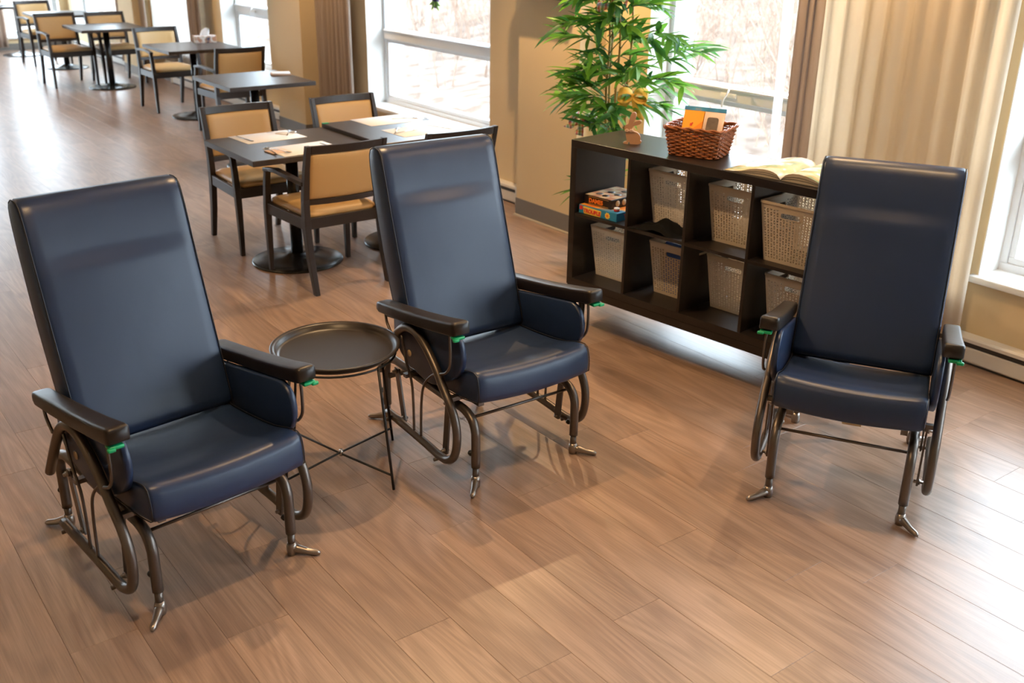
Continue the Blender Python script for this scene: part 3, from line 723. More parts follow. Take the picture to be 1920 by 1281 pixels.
placemat(-5.60, 3.46, Z2, .02, 'white placemat on the near side of the window table')
e = .0018
tag(obj('paper_napkin', MB().rbox(-.055, .055, -.06, .06, 0, .004, .0015, 1), MT['napkin'], None, (-5.58, 2.475, Z1 + e), (0, 0, .1)), 'folded peach napkin at the near left placemat end', 'napkin')
tag(obj('paper_napkin', MB().rbox(-.05, .05, -.045, .045, 0, .004, .0015, 1), MT['paper'], None, (-6.06, 2.75, Z1 + e), (0, 0, .5)), 'folded white napkin on the far placemat, left table', 'napkin')
cutlery('spoon', -5.60, 2.44, Z1 + e + .004, math.pi - .1, 'steel spoon lying on the peach napkin')
cutlery('fork', -5.56, 2.49, Z1 + e + .004, .15, 'steel fork lying on the peach napkin')
cutlery('knife', -5.55, 2.79, Z1 + e, .05, 'steel knife at the right end of the near left placemat')
cutlery('fork', -6.04, 2.76, Z1 + e + .0045, 2.6, 'steel fork across the white napkin, left table')
cutlery('spoon', -6.07, 2.73, Z1 + e + .0045, 1.1, 'steel spoon across the white napkin, left table')
cutlery('knife', -6.02, 2.46, Z1 + e, .1, 'steel knife on the left end of the far placemat')
cutlery('spoon', -6.00, 3.60, Z2 + e, 1.2, 'steel spoon on the far placemat of the window table')
cutlery('fork', -5.97, 3.66, Z2 + e, .9, 'steel fork on the far placemat of the window table')
cutlery('spoon', -5.65, 3.32, Z2 + e, 2.5, 'steel spoon on the near placemat of the window table')
cutlery('fork', -5.60, 3.36, Z2 + e, 1.8, 'steel fork on the near placemat of the window table')
cutlery('knife', -5.62, 3.63, Z2 + e, .3, 'steel knife on the near placemat of the window table')
tag(obj('table_clip', MB().rbox(-.012, .012, -.014, .03, 0, .006, .002), MT['green'], None, (-6.13, 3.045 + .012, Z2), (0, 0, 0)), 'small green clip on the corner of the window table', 'clip')
n = thing('note_pad', 'small white pad on a brown holder on the bare table', 'notepad', (-8.55, 3.87, Z1), -.35)
obj('holder', MB().rbox(-.06, .06, -.085, .085, 0, .012, .002), MT['mdf'], n); obj('sheets', MB().rbox(-.05, .055, -.075, .08, .012, .022, .001), MT['paper'], n)
b = thing('tissue_box', 'patterned tissue box with a white tissue sticking out', 'tissue box', (-11.30, 4.25, Z1), -.05)
obj('carton', MB().rbox(-.06, .06, -.115, .115, 0, .075, .003, 1, smooth=False), art('tissue_print', [(.02, .05, .12), (.45, .28, .20), (.75, .72, .70), (.5, .25, .15)], 9), b)
m = MB(); rings = []
for k, (z, w, dx) in enumerate([(.070, .05, 0), (.095, .052, .004), (.120, .045, .014), (.140, .03, .026), (.150, .012, .034)]):
    rings.append([V((.012 if j % 2 else .004) * math.sin(j) + (-.004 if 6 < j else .004), dx + w * math.cos(2 * math.pi * j / 12), z + .006 * math.sin(j * 1.7)) for j in range(12)])
obj('tissue', m.loft(rings), MT['paper'], b, label='white tissue')
tag(obj('folded_cloth', MB().rbox(-.10, .10, -.13, .13, 0, .018, .005), MT['paper'], None, (-17.62, 3.62, Z1), (0, 0, .2)), 'white folded cloth on the farthest table', 'cloth')

# ------------------------------------------------------------------ open bookcase
SA = math.radians(7.0); SO = V(-3.934, 3.325, 0)
SM = Matrix.Translation(SO) @ Matrix.Rotation(SA, 4, 'Z')
def sp(u, v, z): return SM @ V(u, v, z)
S = thing('bookcase', 'low black-brown open cube bookcase with eight compartments on short legs', 'bookcase', SO, SA)
SW, SD, ZT, ZB = 1.464, .39, 1.0, .238
sh = MT['shelf']
obj('top_board', MB().box(0, SW, 0, SD, ZT - .038, ZT), sh, S, bevel=.0015)
obj('bottom_board', MB().box(0, SW, 0, SD, ZB, ZB + .038), sh, S, bevel=.0015)
for a in (0, SW - .038): obj('side_board', MB().box(a, a + .038, .0, SD, ZB + .038, ZT - .038), sh, S, bevel=.0015)
ZM = ZT - .389
for k in range(3):
    u = .373 + k * .351
    obj('divider', MB().box(u, u + .016, .004, SD - .004, ZB + .038, ZT - .038), sh, S, bevel=.001)
for k in range(4):
    u0 = .038 + k * .351
    obj('shelf_board', MB().box(u0, u0 + .335, .004, SD - .004, ZM, ZM + .016), sh, S, bevel=.001)
obj('plinth', MB().box(.004, SW - .004, .003, SD - .003, .195, ZB - .001), sh, S, bevel=.0015)
obj('reflection_board', MB().box(.01, SW - .01, SD - .02, SD - .004, .095, .1948), sh, S, bevel=.001)  # unseen board added to cut off the window reflection under the bookcase
for u, v in ((.022, .03), (.022, .105), (SW - .022, .03), (SW - .022, SD - .03)): obj('leg', MB().tube([(u, v, 0), (u, v, .01), (u, v, .195)], [.014, .016, .022], 12), MT['black'], S)
FL1, FL2 = ZB + .038, ZM + .016

# perforated plastic bin: walls of triangular holes, solid rim and bottom band, slotted handles
def bin_meshes(h=.27, wt=.302, wb=.248, dt=.30, db=.246):
    wall = MB()
    nx, nz, th = 17, 19, .0018
    def side(P):            # P(s,t) -> outer point and normal, s in 0..1, t in 0..1
        def quad(s0, s1, t0, t1):
            a, b, c, d = P(s0, t0), P(s1, t0), P(s1, t1), P(s0, t1)
            return [a[0], b[0], c[0], d[0]]
        nrm = P(.5, .5)[1]
        z0, z1 = .055, .90
        zs0, zs1, ss0, ss1 = .775, .865, .335, .665
        for iz in range(nz):
            t0 = z0 + (z1 - z0) * iz / nz; t1 = z0 + (z1 - z0) * (iz + 1) / nz
            for ix in range(nx):
                s0 = .03 + .94 * ix / nx; s1 = .03 + .94 * (ix + 1) / nx
                cs, ct = (s0 + s1) / 2, (t0 + t1) / 2
                if ss0 - .035 < cs < ss1 + .035 and zs0 - .03 < ct < zs1 + .03: continue
                q = quad(s0, s1, t0, t1); e = .20
                def pt(a, b): return q[0].lerp(q[1], a).lerp(q[3].lerp(q[2], a), b)
                tri = [pt(.13, .16), pt(.87, .16), pt(.5, .88)] if (ix + iz) % 2 else [pt(.5, .12), pt(.87, .84), pt(.13, .84)]
                if (ix + iz) % 2: fs = [(0, 1, 5, 4), (1, 2, 6, 5), (2, 3, 6), (3, 0, 4, 6)]
                else: fs = [(0, 1, 4), (1, 2, 5, 4), (2, 3, 6, 5), (3, 0, 4, 6)]
                vs = q + tri
                wall.add(vs, fs); wall.add([v - nrm * th for v in vs], [tuple(reversed(f)) for f in fs])
                wall.add(tri + [v - nrm * th for v in tri], [(0, 1, 4, 3), (1, 2, 5, 4), (2, 0, 3, 5)])
        def solid(s0, s1, t0, t1):
            q = quad(s0, s1, t0, t1); b = [v - nrm * th for v in q]
            wall.add(q + b, [(0, 1, 2, 3), (7, 6, 5, 4), (0, 4, 5, 1), (1, 5, 6, 2), (2, 6, 7, 3), (3, 7, 4, 0)])
        solid(0, 1, 0, z0); solid(0, 1, z1, 1); solid(0, .03, z0, z1); solid(.97, 1, z0, z1)
        # solid plate around the slot
        zs = [z0 + (z1 - z0) * i / nz for i in range(nz + 1)]; xs = [.03 + .94 * i / nx for i in range(nx + 1)]
        rx = [x for x in range(nx) if ss0 - .035 < (xs[x] + xs[x + 1]) / 2 < ss1 + .035]; rz = [z for z in range(nz) if zs0 - .03 < (zs[z] + zs[z + 1]) / 2 < zs1 + .03]
        X0, X1, Y0, Y1 = xs[rx[0]], xs[rx[-1] + 1], zs[rz[0]], zs[rz[-1] + 1]
        n = 24; outp, inp = [], []
        asp = wt / h; ry = (zs1 - zs0) / 2; rxx = ry / asp
        for k in range(n):
            a = 2 * math.pi * k / n; ca, sa = math.cos(a), math.sin(a)
            inp.append(((ss1 - rxx if ca > 0 else ss0 + rxx) + rxx * ca, (zs0 + zs1) / 2 + ry * sa))
            m_ = max(abs(ca), abs(sa)); outp.append(((X0 + X1) / 2 + (X1 - X0) / 2 * ca / m_, (Y0 + Y1) / 2 + (Y1 - Y0) / 2 * sa / m_))
        A = [P(*p)[0] for p in outp]; B = [P(*p)[0] for p in inp]
        wall.add(A + B, [(k, (k + 1) % n, n + (k + 1) % n, n + k) for k in range(n)])
        wall.add([v - nrm * th for v in A + B], [(k, n + k, n + (k + 1) % n, (k + 1) % n) for k in range(n)])
        Bo = [v + nrm * .003 for v in B]; Bi = [v - nrm * .004 for v in B]
        wall.add(Bo + Bi, [(k, (k + 1) % n, n + (k + 1) % n, n + k) for k in range(n)])
    hw0, hw1, hd0, hd1 = wb / 2, wt / 2, db / 2, dt / 2
    def mk(axis, sg):
        def P(s, t):
            w = hw0 + (hw1 - hw0) * t; d = hd0 + (hd1 - hd0) * t; z = h * t
            if axis == 'y': return V((-w + 2 * w * s), sg * d, z), V(0, sg, 0)
            return V(sg * w, (-d + 2 * d * s), z), V(sg, 0, 0)
        return P
    for ax, sg in (('y', -1), ('y', 1), ('x', -1), ('x', 1)): side(mk(ax, sg))
    wall.box(-hw0, hw0, -hd0, hd0, 0, .003)
    rim = MB(); r0 = .004
    o1 = rounded([(-hw1 - r0, -hd1 - r0), (hw1 + r0, -hd1 - r0), (hw1 + r0, hd1 + r0), (-hw1 - r0, hd1 + r0)], .012, 3); o2 = rounded([(-hw1 + .004, -hd1 + .004), (hw1 - .004, -hd1 + .004), (hw1 - .004, hd1 - .004), (-hw1 + .004, hd1 - .004)], .010, 3)
    n = len(o1); vs = [V(x, y, z) for o_, z in ((o1, h - .008), (o1, h + .002), (o2, h + .002), (o2, h - .008)) for x, y in o_]
    fs = [(a * n + k, a * n + (k + 1) % n, ((a + 1) % 4) * n + (k + 1) % n, ((a + 1) % 4) * n + k) for a in range(4) for k in range(n)]
    rim.add(vs, fs)
    return wall.mesh('bin_body'), rim.mesh('bin_rim')
bw, br = bin_meshes()
for m_ in (bw, br): m_.materials.append(MT['bin'])
BINS = [(.205, .135, FL1, 'tan perforated bin under the two board games'), (.587, .150, FL1, 'tan perforated bin holding blue and red items, lower row'),
        (.912, .185, FL1, 'tan perforated bin at the lower row, third compartment'), (1.268, .140, FL1, 'tan perforated bin half hidden by the right glider armrest'),
        (.545, .160, FL2, 'tan perforated bin behind the black cloth, upper row'), (.925, .130, FL2, 'tan perforated bin under the wicker basket side, third upper compartment'),
        (1.258, .056, FL2, 'tan perforated bin standing furthest forward, below the open book')]
for (u, v, z, lb) in BINS:
    p = sp(u, v + .150 * .82, z); B = thing('storage_bin', lb, 'bin', p, SA, 'tan perforated storage bins')
    dv = min(v + .146, SD + .05)
    B.location = sp(u, v + .15 - .02, z)
    obj('bin_body', bw, MT['bin'], B); obj('bin_rim', br, MT['bin'], B)
# things in the second lower bin
tag(obj('blue_folder', MB().rbox(-.09, .02, -.10, -.085, 0, .262, .003), simple('blue_card', (.05, .16, .6), .4), None, sp(.587, .28, FL1 + .004), (0, 0, SA)), 'blue folder standing in the lower second bin', 'folder')
tag(obj('red_folder', MB().rbox(.025, .10, -.10, -.07, 0, .255, .003), simple('dark_red_card', (.22, .02, .03), .5), None, sp(.587, .28, FL1 + .004), (0, 0, SA)), 'dark red folder standing in the lower second bin', 'folder')

# board games
def text_mesh(s, size, mat, ext=.0006):
    c = bpy.data.curves.new('lettering', 'FONT'); c.body = s; c.size = size; c.extrude = ext; c.align_x = 'CENTER'; c.align_y = 'CENTER'; c.offset = .0012
    o = bpy.data.objects.new('tmp', c); col.objects.link(o); bpy.context.view_layer.update()
    me = bpy.data.meshes.new_from_object(o.evaluated_get(bpy.context.evaluated_depsgraph_get())); bpy.data.objects.remove(o)
    me.materials.clear(); me.materials.append(mat); me.name = 'lettering'; return me
def lettering(s, size, mat, parent, loc, rot, label):
    return obj('lettering', text_mesh(s, size, mat), mat, parent, loc, rot, label=label)
orange = simple('orange_print', (.80, .20, .02), .4); gold = simple('gold_print', (.55, .30, .10), .4)
blue = simple('blue_print', (.02, .22, .42), .4); darkbox = simple('dark_brown_print', (.018, .011, .010), .35); cream = simple('cream_print', (.70, .55, .33), .45); yel = simple('yellow_print', (.85, .60, .08), .4); redp = simple('red_print', (.70, .04, .03), .4)
HP = math.pi / 2
g = thing('board_game', 'blue board game box with orange red lettering, lower of the two', 'board game', sp(.046, .025, FL2), SA)
W_, D_, H_ = .255, .27, .044
obj('box', MB().rbox(0, W_, 0, D_, 0, H_, .002, 1, smooth=False), blue, g)
obj('box_top', MB().box(.004, W_ - .004, .004, D_ - .004, H_, H_ + .0008), art('game_cover', [(.75, .18, .02), (.85, .40, .05), (.05, .3, .55)], 7), g)
obj('letter_band', MB().prism(rounded([(.035, .003), (.150, .003), (.153, .036), (.030, .040)], .006, 3), -.0012, 0), yel, g)
lettering('TROUBLE', .027, redp, g, (.092, -.0022, .019), (HP, 0, 0), 'red lettering')
lettering('TROUBLE', .027, redp, g, (W_ + .0012, .115, .020), (HP, 0, HP), 'red lettering')
obj('corner_square', MB().box(.006, .026, -.001, 0, .02, .04), redp, g)
obj('sun_print', MB().prism([(.195 + .018 * (1 if k % 2 else .75) * math.cos(k * math.pi / 8), .021 + .018 * (1 if k % 2 else .75) * math.sin(k * math.pi / 8)) for k in range(16)], -.0012, 0), yel, g, label='yellow star with orange centre')
obj('sun_centre', MB().prism([(.195 + .008 * math.cos(k * math.pi / 6), .021 + .008 * math.sin(k * math.pi / 6)) for k in range(12)], -.0018, -.0010), orange, g)
d = thing('board_game', 'dark brown board game box with beige draughts picture, on the blue one', 'board game', sp(.052, .058, FL2 + .045), SA)
W_, D_, H_ = .182, .25, .048
obj('box', MB().rbox(0, W_, 0, D_, 0, H_, .002, 1, smooth=False), darkbox, d)
obj('box_top', MB().box(.003, W_ - .003, .003, D_ - .003, H_, H_ + .0008), checks('board_print', [(.58, .42, .24), (.45, .22, .12)], 22), d)
for i, (a, b_) in enumerate([(.05, .06), (.10, .05), (.13, .11), (.07, .13), (.11, .19)]):
    obj('disc_print', MB().lathe([(.0001, H_ + .0016), (.021, H_ + .0016), (.021, H_ + .0006)], 8, Matrix.Translation((a, b_, 0))), darkbox if i % 2 else simple('grey_print', (.10, .09, .09), .4), d)
obj('border', MB().box(.030, .164, -.001, 0, .0045, .0065).box(.030, .164, -.001, 0, .041, .043), gold, d)
lettering('DAMES', .030, orange, d, (.080, -.0018, .022), (HP, 0, 0), 'orange lettering')
for k in range(4): obj('side_disc', MB().lathe([(.0001, 0), (.016, 0), (.016, -.001)], 12, Matrix.Translation((W_ + .001, .05 + .05 * k, .024)) @ Matrix.Rotation(HP, 4, 'Y')), cream, d)
q = thing('pill_pot', 'small round red and white pot on the blue game box', 'pot', sp(.272, .058, FL2 + .045), 0)
obj('pot_body', MB().lathe([(.014, 0), (.014, .012), (.0001, .012)], 16), redp, q); obj('lid', MB().lathe([(.015, .012), (.015, .018), (.0001, .019)], 16), MT['paper'], q)

# black cloth lump
m = MB(); n = 22; rng = random.Random(4); grid = []
for j in range(n + 1):
    for i in range(n + 1):
        a, b_ = i / n * 2 - 1, j / n * 2 - 1; rr = math.hypot(a, b_ * .9); h = max(0, 1 - rr ** 2.2) ** .7
        z = .002 + h * (.030 + .014 * math.sin(a * 4 + 1) + .010 * math.sin(b_ * 6 + a * 3) + .006 * math.sin(a * 11 + b_ * 9))
        grid.append(V(a * .135 * (1 + .1 * math.sin(b_ * 5)), b_ * .085 * (1 + .12 * math.sin(a * 4)), max(.0015, z)))
fs = [(j * (n + 1) + i, j * (n + 1) + i + 1, (j + 1) * (n + 1) + i + 1, (j + 1) * (n + 1) + i) for j in range(n) for i in range(n)]
m.add(grid, fs, True); m.add([V(p.x, p.y, 0) for p in grid], [tuple(reversed(f)) for f in fs])
tag(obj('black_cloth', m, simple('black_knit', (.004, .004, .004), .9, spec=.2, bump=.3, bscale=200), None, sp(.545, .095, FL2), (0, 0, SA + .1)), 'crumpled black cloth on the upper second shelf', 'cloth')

# wooden rabbit cut-out
RB = catmull([(p[0], 0, p[1]) for p in [(-.040, 0), (-.042, .005), (-.036, .010), (-.026, .013), (-.028, .030), (-.032, .048), (-.030, .060), (-.036, .070), (-.040, .083), (-.032, .094), (-.022, .100), (-.018, .120), (-.012, .142), (.000, .156), (.013, .150), (.014, .130), (.006, .110), (.004, .104), (.018, .114), (.036, .118), (.042, .106), (.030, .096), (.006, .088), (.000, .080), (-.002, .066), (.010, .062), (.028, .055), (.040, .038), (.041, .020), (.047, .016), (.045, .008), (.036, .002), (.030, 0), (-.008, 0), (-.010, .008), (-.018, .008), (-.020, 0), (-.040, 0)]], 3)
rb = thing('wooden_rabbit', 'flat wooden rabbit cut-out standing on the bookcase', 'rabbit figure', sp(.272, .145, ZT), SA + .62)
obj('cut_out', MB().prism([(p.x, p.z) for p in RB[:-1]], -.008, .008), MT['mdf'], rb)
obj('twine', MB().tube(catmull([(-.034, -.011, .062), (-.018, -.012, .066), (-.001, -.011, .070), (0, 0, .071), (-.001, .011, .070), (-.018, .012, .064), (-.034, .011, .060), (-.036, 0, .061), (-.034, -.011, .062)], 3), .002, 6), MT['napkin'], rb)
for a in (-1, 1): obj('twine_loop', MB().tube(catmull([(-.016, -.013, .066), (-.016 + a * .010, -.018, .074), (-.016 + a * .020, -.016, .068), (-.016 + a * .010, -.014, .062), (-.016, -.013, .066)], 4), .0018, 6), MT['napkin'], rb)

# wicker basket: woven weavers around stakes
wk = thing('wicker_basket', 'chestnut brown woven wicker basket on top of the bookcase', 'basket', sp(.635, .205, ZT), SA + math.radians(17))
def rect_path(w, d, r, n=44):
    return resample(rounded([(-w / 2, -d / 2), (w / 2, -d / 2), (w / 2, d / 2), (-w / 2, d / 2)], r, 5), n)
NS = 34
for k in range(15):
    t = k / 14; z = .006 + .122 * t; w = .235 + .045 * t; d_ = .205 + .04 * t
    P = rect_path(w, d_, .03, NS); pts = []
    for i, (x, y) in enumerate(P):
        c = Vector((x, y)).normalized(); a = .0052 * (1 if (i + k) % 2 else -1); pts.append((x + c.x * a, y + c.y * a, z + .0012 * math.sin(i * 1.3 + k)))
    pts = [V(*p) for p in pts]; pts.append(pts[0])
    obj('weaver', MB().tube(catmull(pts, 3), .0042, 6, caps=False), MT['wicker'], wk)
P0, P1 = rect_path(.235, .205, .03, NS), rect_path(.28, .245, .03, NS)
for i in range(0, NS): obj('stake', MB().tube([(P0[i][0], P0[i][1], .002), (P1[i][0], P1[i][1], .130)], .0036, 5), MT['wicker'], wk)
for ph in (0, math.pi):
    P = rect_path(.286, .251, .032, NS); pts = [V(x + .004 * math.cos(i * 1.6 + ph), y + .004 * math.cos(i * 1.6 + ph), .134 + .005 * math.sin(i * 1.6 + ph)) for i, (x, y) in enumerate(P)]; pts.append(pts[0])
    obj('rim_braid', MB().tube(catmull(pts, 2), .0058, 6, caps=False), MT['wicker'], wk)
obj('basket_floor', MB().prism(rect_path(.232, .202, .03, 40), .001, .006, Matrix(((1, 0, 0, 0), (0, 0, 1, 0), (0, 1, 0, 0), (0, 0, 0, 1)))), MT['wicker'], wk)
# craft packs standing in the basket
BM_ = sp(.635, .205, ZT); BR = SA + math.radians(17)
def inb(x, y, z): return Matrix.Translation(BM_) @ Matrix.Rotation(BR, 4, 'Z') @ V(x, y, z)
k1 = thing('craft_pack', 'orange and clear craft pack with a blue header leaning in the basket', 'packet', inb(-.005, -.010, .012), BR)
TI = Matrix.Rotation(math.radians(-20), 4, 'X')
def leaned(name, mb, mat, label=None):
    me = mb.mesh(name); me.transform(TI); return obj(name, me, mat, k1, label=label)
leaned('backing_card', MB().rbox(-.10, .10, 0, .004, 0, .205, .001, 1), simple('orange_card', (.85, .36, .04), .45))
leaned('header', MB().box(-.102, .102, -.0018, .0055, .192, .210), art('header_print', [(.02, .20, .45), (.03, .28, .55), (.5, .32, .15)], 14))
leaned('left_card', MB().box(-.096, .000, -.004, -.001, .01, .188), simple('amber_card', (.90, .42, .02), .4))
leaned('card_fold', MB().prism([(-.096, .10), (-.05, .10), (.0, .145), (.0, .01), (-.096, .01)], -.0052, -.0042), simple('deep_orange_card', (.85, .27, .01), .4))
leaned('red_marks', MB().box(-.060, -.050, -.0058, -.0052, .118, .130).box(-.052, -.046, -.0058, -.0052, .128, .134).box(-.030, -.026, -.0062, -.0052, .062, .084).box(-.018, -.014, -.0062, -.0052, .062, .084).prism([(-.030, .084), (-.026, .084), (-.014, .062), (-.018, .062)], -.0062, -.0052).box(-.010, -.002, -.0062, -.0052, .064, .078), redp, 'red printed marks')
leaned('clear_sleeve', MB().rbox(.004, .100, -.006, -.001, .01, .190, .001, 1), simple('pale_sleeve', (.70, .55, .47), .3))
leaned('grey_pad', MB().prism(rounded([(.018, .045), (.076, .045), (.076, .165), (.022, .165)], .012, 4), -.010, -.006), simple('grey_felt', (.16, .13, .11), .9, var=.3, vscale=60), 'grey felt pad')
# open picture book
bk = thing('open_book', 'large open picture book lying on the bookcase end', 'book', sp(1.198, .020, ZT), SA + math.radians(4))
def page_profile(sg, lift):
    return [(sg * t * .275, .004 + lift * math.sin(min(1, t * 1.35) * math.pi) ** .8 * (1 - t * .55) + .012 * (1 - t) * min(1, t * 12)) for t in [0, .03, .07, .13, .2, .3, .42, .55, .7, .85, 1]]
pg = art('picture_pages', [(.84, .85, .88), (.84, .85, .87), (.72, .62, .40), (.36, .52, .38), (.84, .85, .86)], 7, rough=.25)
for sg, lift in ((-1, .030), (1, .036)):
    pr_ = page_profile(sg, lift); out = [(x, z) for x, z in pr_] + [(sg * .272, .0035), (sg * .004, .0035)]
    if sg < 0: out = out[::-1]
    obj('page_block', MB().prism(out, .004, .345), MT['lip'], bk, label='edges of the page block')
    top = MB(); vs = [V(x, y, z + .0008) for y in (.0035, .3455) for x, z in pr_]; n_ = len(pr_)
    top.add(vs, [(i, i + 1, n_ + i + 1, n_ + i) for i in range(n_ - 1)], True)
    o = obj('top_page', top, MT['paper'] if False else pg, bk); md = o.modifiers.new('thick', 'SOLIDIFY'); md.thickness = .0006
    obj('cover', MB().box(min(0, sg * .283), max(0, sg * .283), -.002, .352, 0, .003), MT['dark'], bk)
    for q in (.35, .62):
        pq = [(x, .004 + (z - .004) * q) for x, z in pr_]; m = MB(); m.tube([V(x, .0035, z) for x, z in pq], .0009, 4); obj('page_gap', m, MT['dark'], bk)

# ------------------------------------------------------------------ bamboo plant behind the bookcase
random.seed(21); R_ = random.Random(21)
PX, PY = -4.52, 4.16
pl = thing('bamboo_plant', 'artificial bamboo plant with many narrow green leaves behind the bookcase', 'plant', (PX, PY, 0))
obj('pot', MB().lathe([(.11, 0), (.15, .26), (.155, .28), (.145, .28), (.13, .25), (.0001, .25)], 32), MT['black'], pl)
leaf_me = []
for L_, W_ in ((.17, .019), (.14, .016), (.20, .021)):
    m = MB(); vs = []; fs = []; n_ = 7
    for i in range(n_):
        t = i / (n_ - 1); w = W_ * (math.sin(math.pi * min(1, t * .92 + .08)) ** .75) * (1 - .35 * t) + .0006; z = -.030 * t * t * (L_ / .16); x = L_ * t
        vs += [V(x, -w, z + .25 * w), V(x, 0, z), V(x, w, z + .25 * w)]
    for i in range(n_ - 1):
        a = 3 * i; fs += [(a, a + 1, a + 4, a + 3), (a + 1, a + 2, a + 5, a + 4)]
    m.add(vs, fs, True); leaf_me.append(m.mesh('leaf'))
canes = []
for k in range(5):
    a = k * 1.26 + .4; b0 = V(.05 * math.cos(a), .05 * math.sin(a), .25); top = V(.10 * math.cos(a) + R_.uniform(-.05, .05), .10 * math.sin(a), 1.95 + .1 * R_.random())
    pts = [b0.lerp(top, t / 14) + V(.012 * math.sin(t), .012 * math.cos(t * 1.3), 0) for t in range(15)]
    m = MB(); m.tube(pts, [.010 - .0004 * t for t in range(15)], 8)
    for t in range(1, 14): m.tube([pts[t] - V(0, 0, .004), pts[t], pts[t] + V(0, 0, .004)], [.0105 - .0004 * t, .0125 - .0004 * t, .0105 - .0004 * t], 8)
    obj('cane', m, MT['cane'], pl); canes.append(pts)
leaves = []
def add_branch(p0, d, L_, nl):
    pts = [p0 + d * (L_ * t / 5) + V(0, 0, .10 * L_ * math.sin(t / 5 * math.pi) - .04 * (t / 5) ** 2) for t in range(6)]
    obj('branch', MB().tube(pts, [.0032, .003, .0026, .0022, .0018, .0012], 5), MT['twig'], pl)
    for i in range(nl):
        t = .35 + .65 * (i + .5) / nl; j = min(4, int(t * 5)); p = pts[j].lerp(pts[j + 1], t * 5 - j)
        dd = (pts[j + 1] - pts[j]).normalized(); side = dd.cross(V(0, 0, 1)).normalized()
        ang = R_.choice((-1, 1)) * R_.uniform(.2, 1.1); e = (dd * math.cos(ang) + side * math.sin(ang) + V(0, 0, R_.uniform(-.45, .75))).normalized()
        leaves.append((p, e, R_.uniform(-.7, .7), R_.randrange(3), R_.uniform(.8, 1.15)))
def cane_at(i, z):
    pts = canes[i]
    for a, b in zip(pts, pts[1:]):
        if a.z <= z <= b.z: return a.lerp(b, (z - a.z) / (b.z - a.z))
    return pts[-1]
# branches placed to give the plant its outline: (height, heading in degrees, length, leaves)
for (z, hd, L_, nl) in [(1.02, 225, .36, 11), (1.12, 205, .40, 12), (.92, 190, .42, 10), (.84, 170, .30, 8), (1.30, 215, .34, 12), (1.20, 30, .48, 14), (1.28, 55, .44, 12), (1.12, 10, .40, 12),
                        (1.05, 60, .34, 11), (.98, 25, .30, 9), (.90, 340, .24, 8), (.86, 280, .26, 9), (1.00, 300, .30, 11), (1.15, 310, .30, 12), (1.30, 290, .30, 12), (1.40, 340, .30, 12), (1.42, 240, .32, 12),
                        (1.50, 20, .34, 12), (1.52, 200, .34, 12), (1.58, 60, .28, 10), (1.58, 290, .28, 12), (1.62, 240, .26, 10), (1.66, 330, .30, 11), (1.22, 260, .30, 11), (1.35, 120, .26, 8), (1.06, 250, .28, 10), (.80, 320, .26, 9),
                        (1.36, 5, .36, 11), (1.70, 190, .30, 9), (1.72, 20, .32, 9), (.70, 300, .25, 8), (.60, 320, .22, 7), (.52, 280, .22, 7), (1.46, 270, .28, 10), (.95, 240, .3, 9), (1.18, 340, .33, 11)]:
    i = R_.randrange(5); a = math.radians(hd); add_branch(cane_at(i, z), V(math.cos(a), math.sin(a), R_.uniform(.15, .5)).normalized(), L_, int(nl * 1.3))
    i = R_.randrange(5); a = math.radians(hd + R_.uniform(-60, 60)); add_branch(cane_at(i, z + R_.uniform(-.05, .06)), V(math.cos(a), math.sin(a), R_.uniform(.1, .7)).normalized(), L_ * R_.uniform(.5, .8), int(nl * .7))
R_.shuffle(leaves)
rest_ = MB()
for k, (p, e, roll, mi, sc) in enumerate(leaves):
    M_ = Matrix.Translation(p) @ e.to_track_quat('X', 'Z').to_matrix().to_4x4() @ Matrix.Rotation(roll, 4, 'X') @ Matrix.Scale(sc, 4)
    if k < 300:
        o = obj('leaf', leaf_me[mi], MT['leaf'], pl); o.matrix_local = M_
    else:
        me = leaf_me[mi]; rest_.add([M_ @ v.co for v in me.vertices], [tuple(f.vertices) for f in me.polygons], True)
if rest_.v:
    o = obj('foliage', rest_, MT['leaf'], pl); o['kind'] = 'stuff'

# ribbon bows tied to the plant
def bow(label, mat, loc, size, rz, tails):
    b = thing('ribbon_bow', label, 'bow', loc, rz)
    for s in (-1, 1):
        m = MB(); rings = []
        for j in range(11):
            t = j / 10 * 2 * math.pi; x = s * size * .5 * (1 - math.cos(t)) * .5; zc = size * .16 * math.sin(t); w = size * (.12 + .24 * math.sin(t / 2))
            rings.append([V(x, -w * .55, zc - .3 * w), V(x, w * .55, zc + .3 * w)])
        m.loft(rings, caps=False, closed=False); o = obj('bow_loop', m, mat, b); md = o.modifiers.new('t', 'SOLIDIFY'); md.thickness = .001
    obj('knot', MB().rbox(-size * .06, size * .06, -size * .06, size * .06, -size * .06, size * .06, size * .025), mat, b)
    for k, (dx, dz) in enumerate(tails):
        m = MB(); rings = []
        for j in range(7):
            t = j / 6; c = V(dx * t * size, -.006 - .02 * size * math.sin(t * 6), dz * t * size); w = size * (.07 + .09 * t); rings.append([c + V(-w, 0, .2 * w), c + V(w, 0, -.2 * w)])
        m.loft(rings, caps=False, closed=False); o = obj('tail', m, mat, b); md = o.modifiers.new('t', 'SOLIDIFY'); md.thickness = .001
    return b
bow('yellow ribbon bow tied to the middle of the bamboo plant', MT['yellow'], (-4.24, 4.02, 1.12), .17, math.radians(40), [(.25, -.75), (-.35, -.35), (.55, -.35)])
bow('checked ribbon bow at the top of the bamboo plant', MT['gingham'], (-4.47, 4.04, 1.60), .17, math.radians(40), [(.15, -.65), (-.5, -.3)])
bow('checked ribbon bow low at the left of the bamboo plant', MT['gingham'], (-4.66, 4.02, .925), .16, math.radians(30), [(-.6, -.35), (-.1, -.6)])

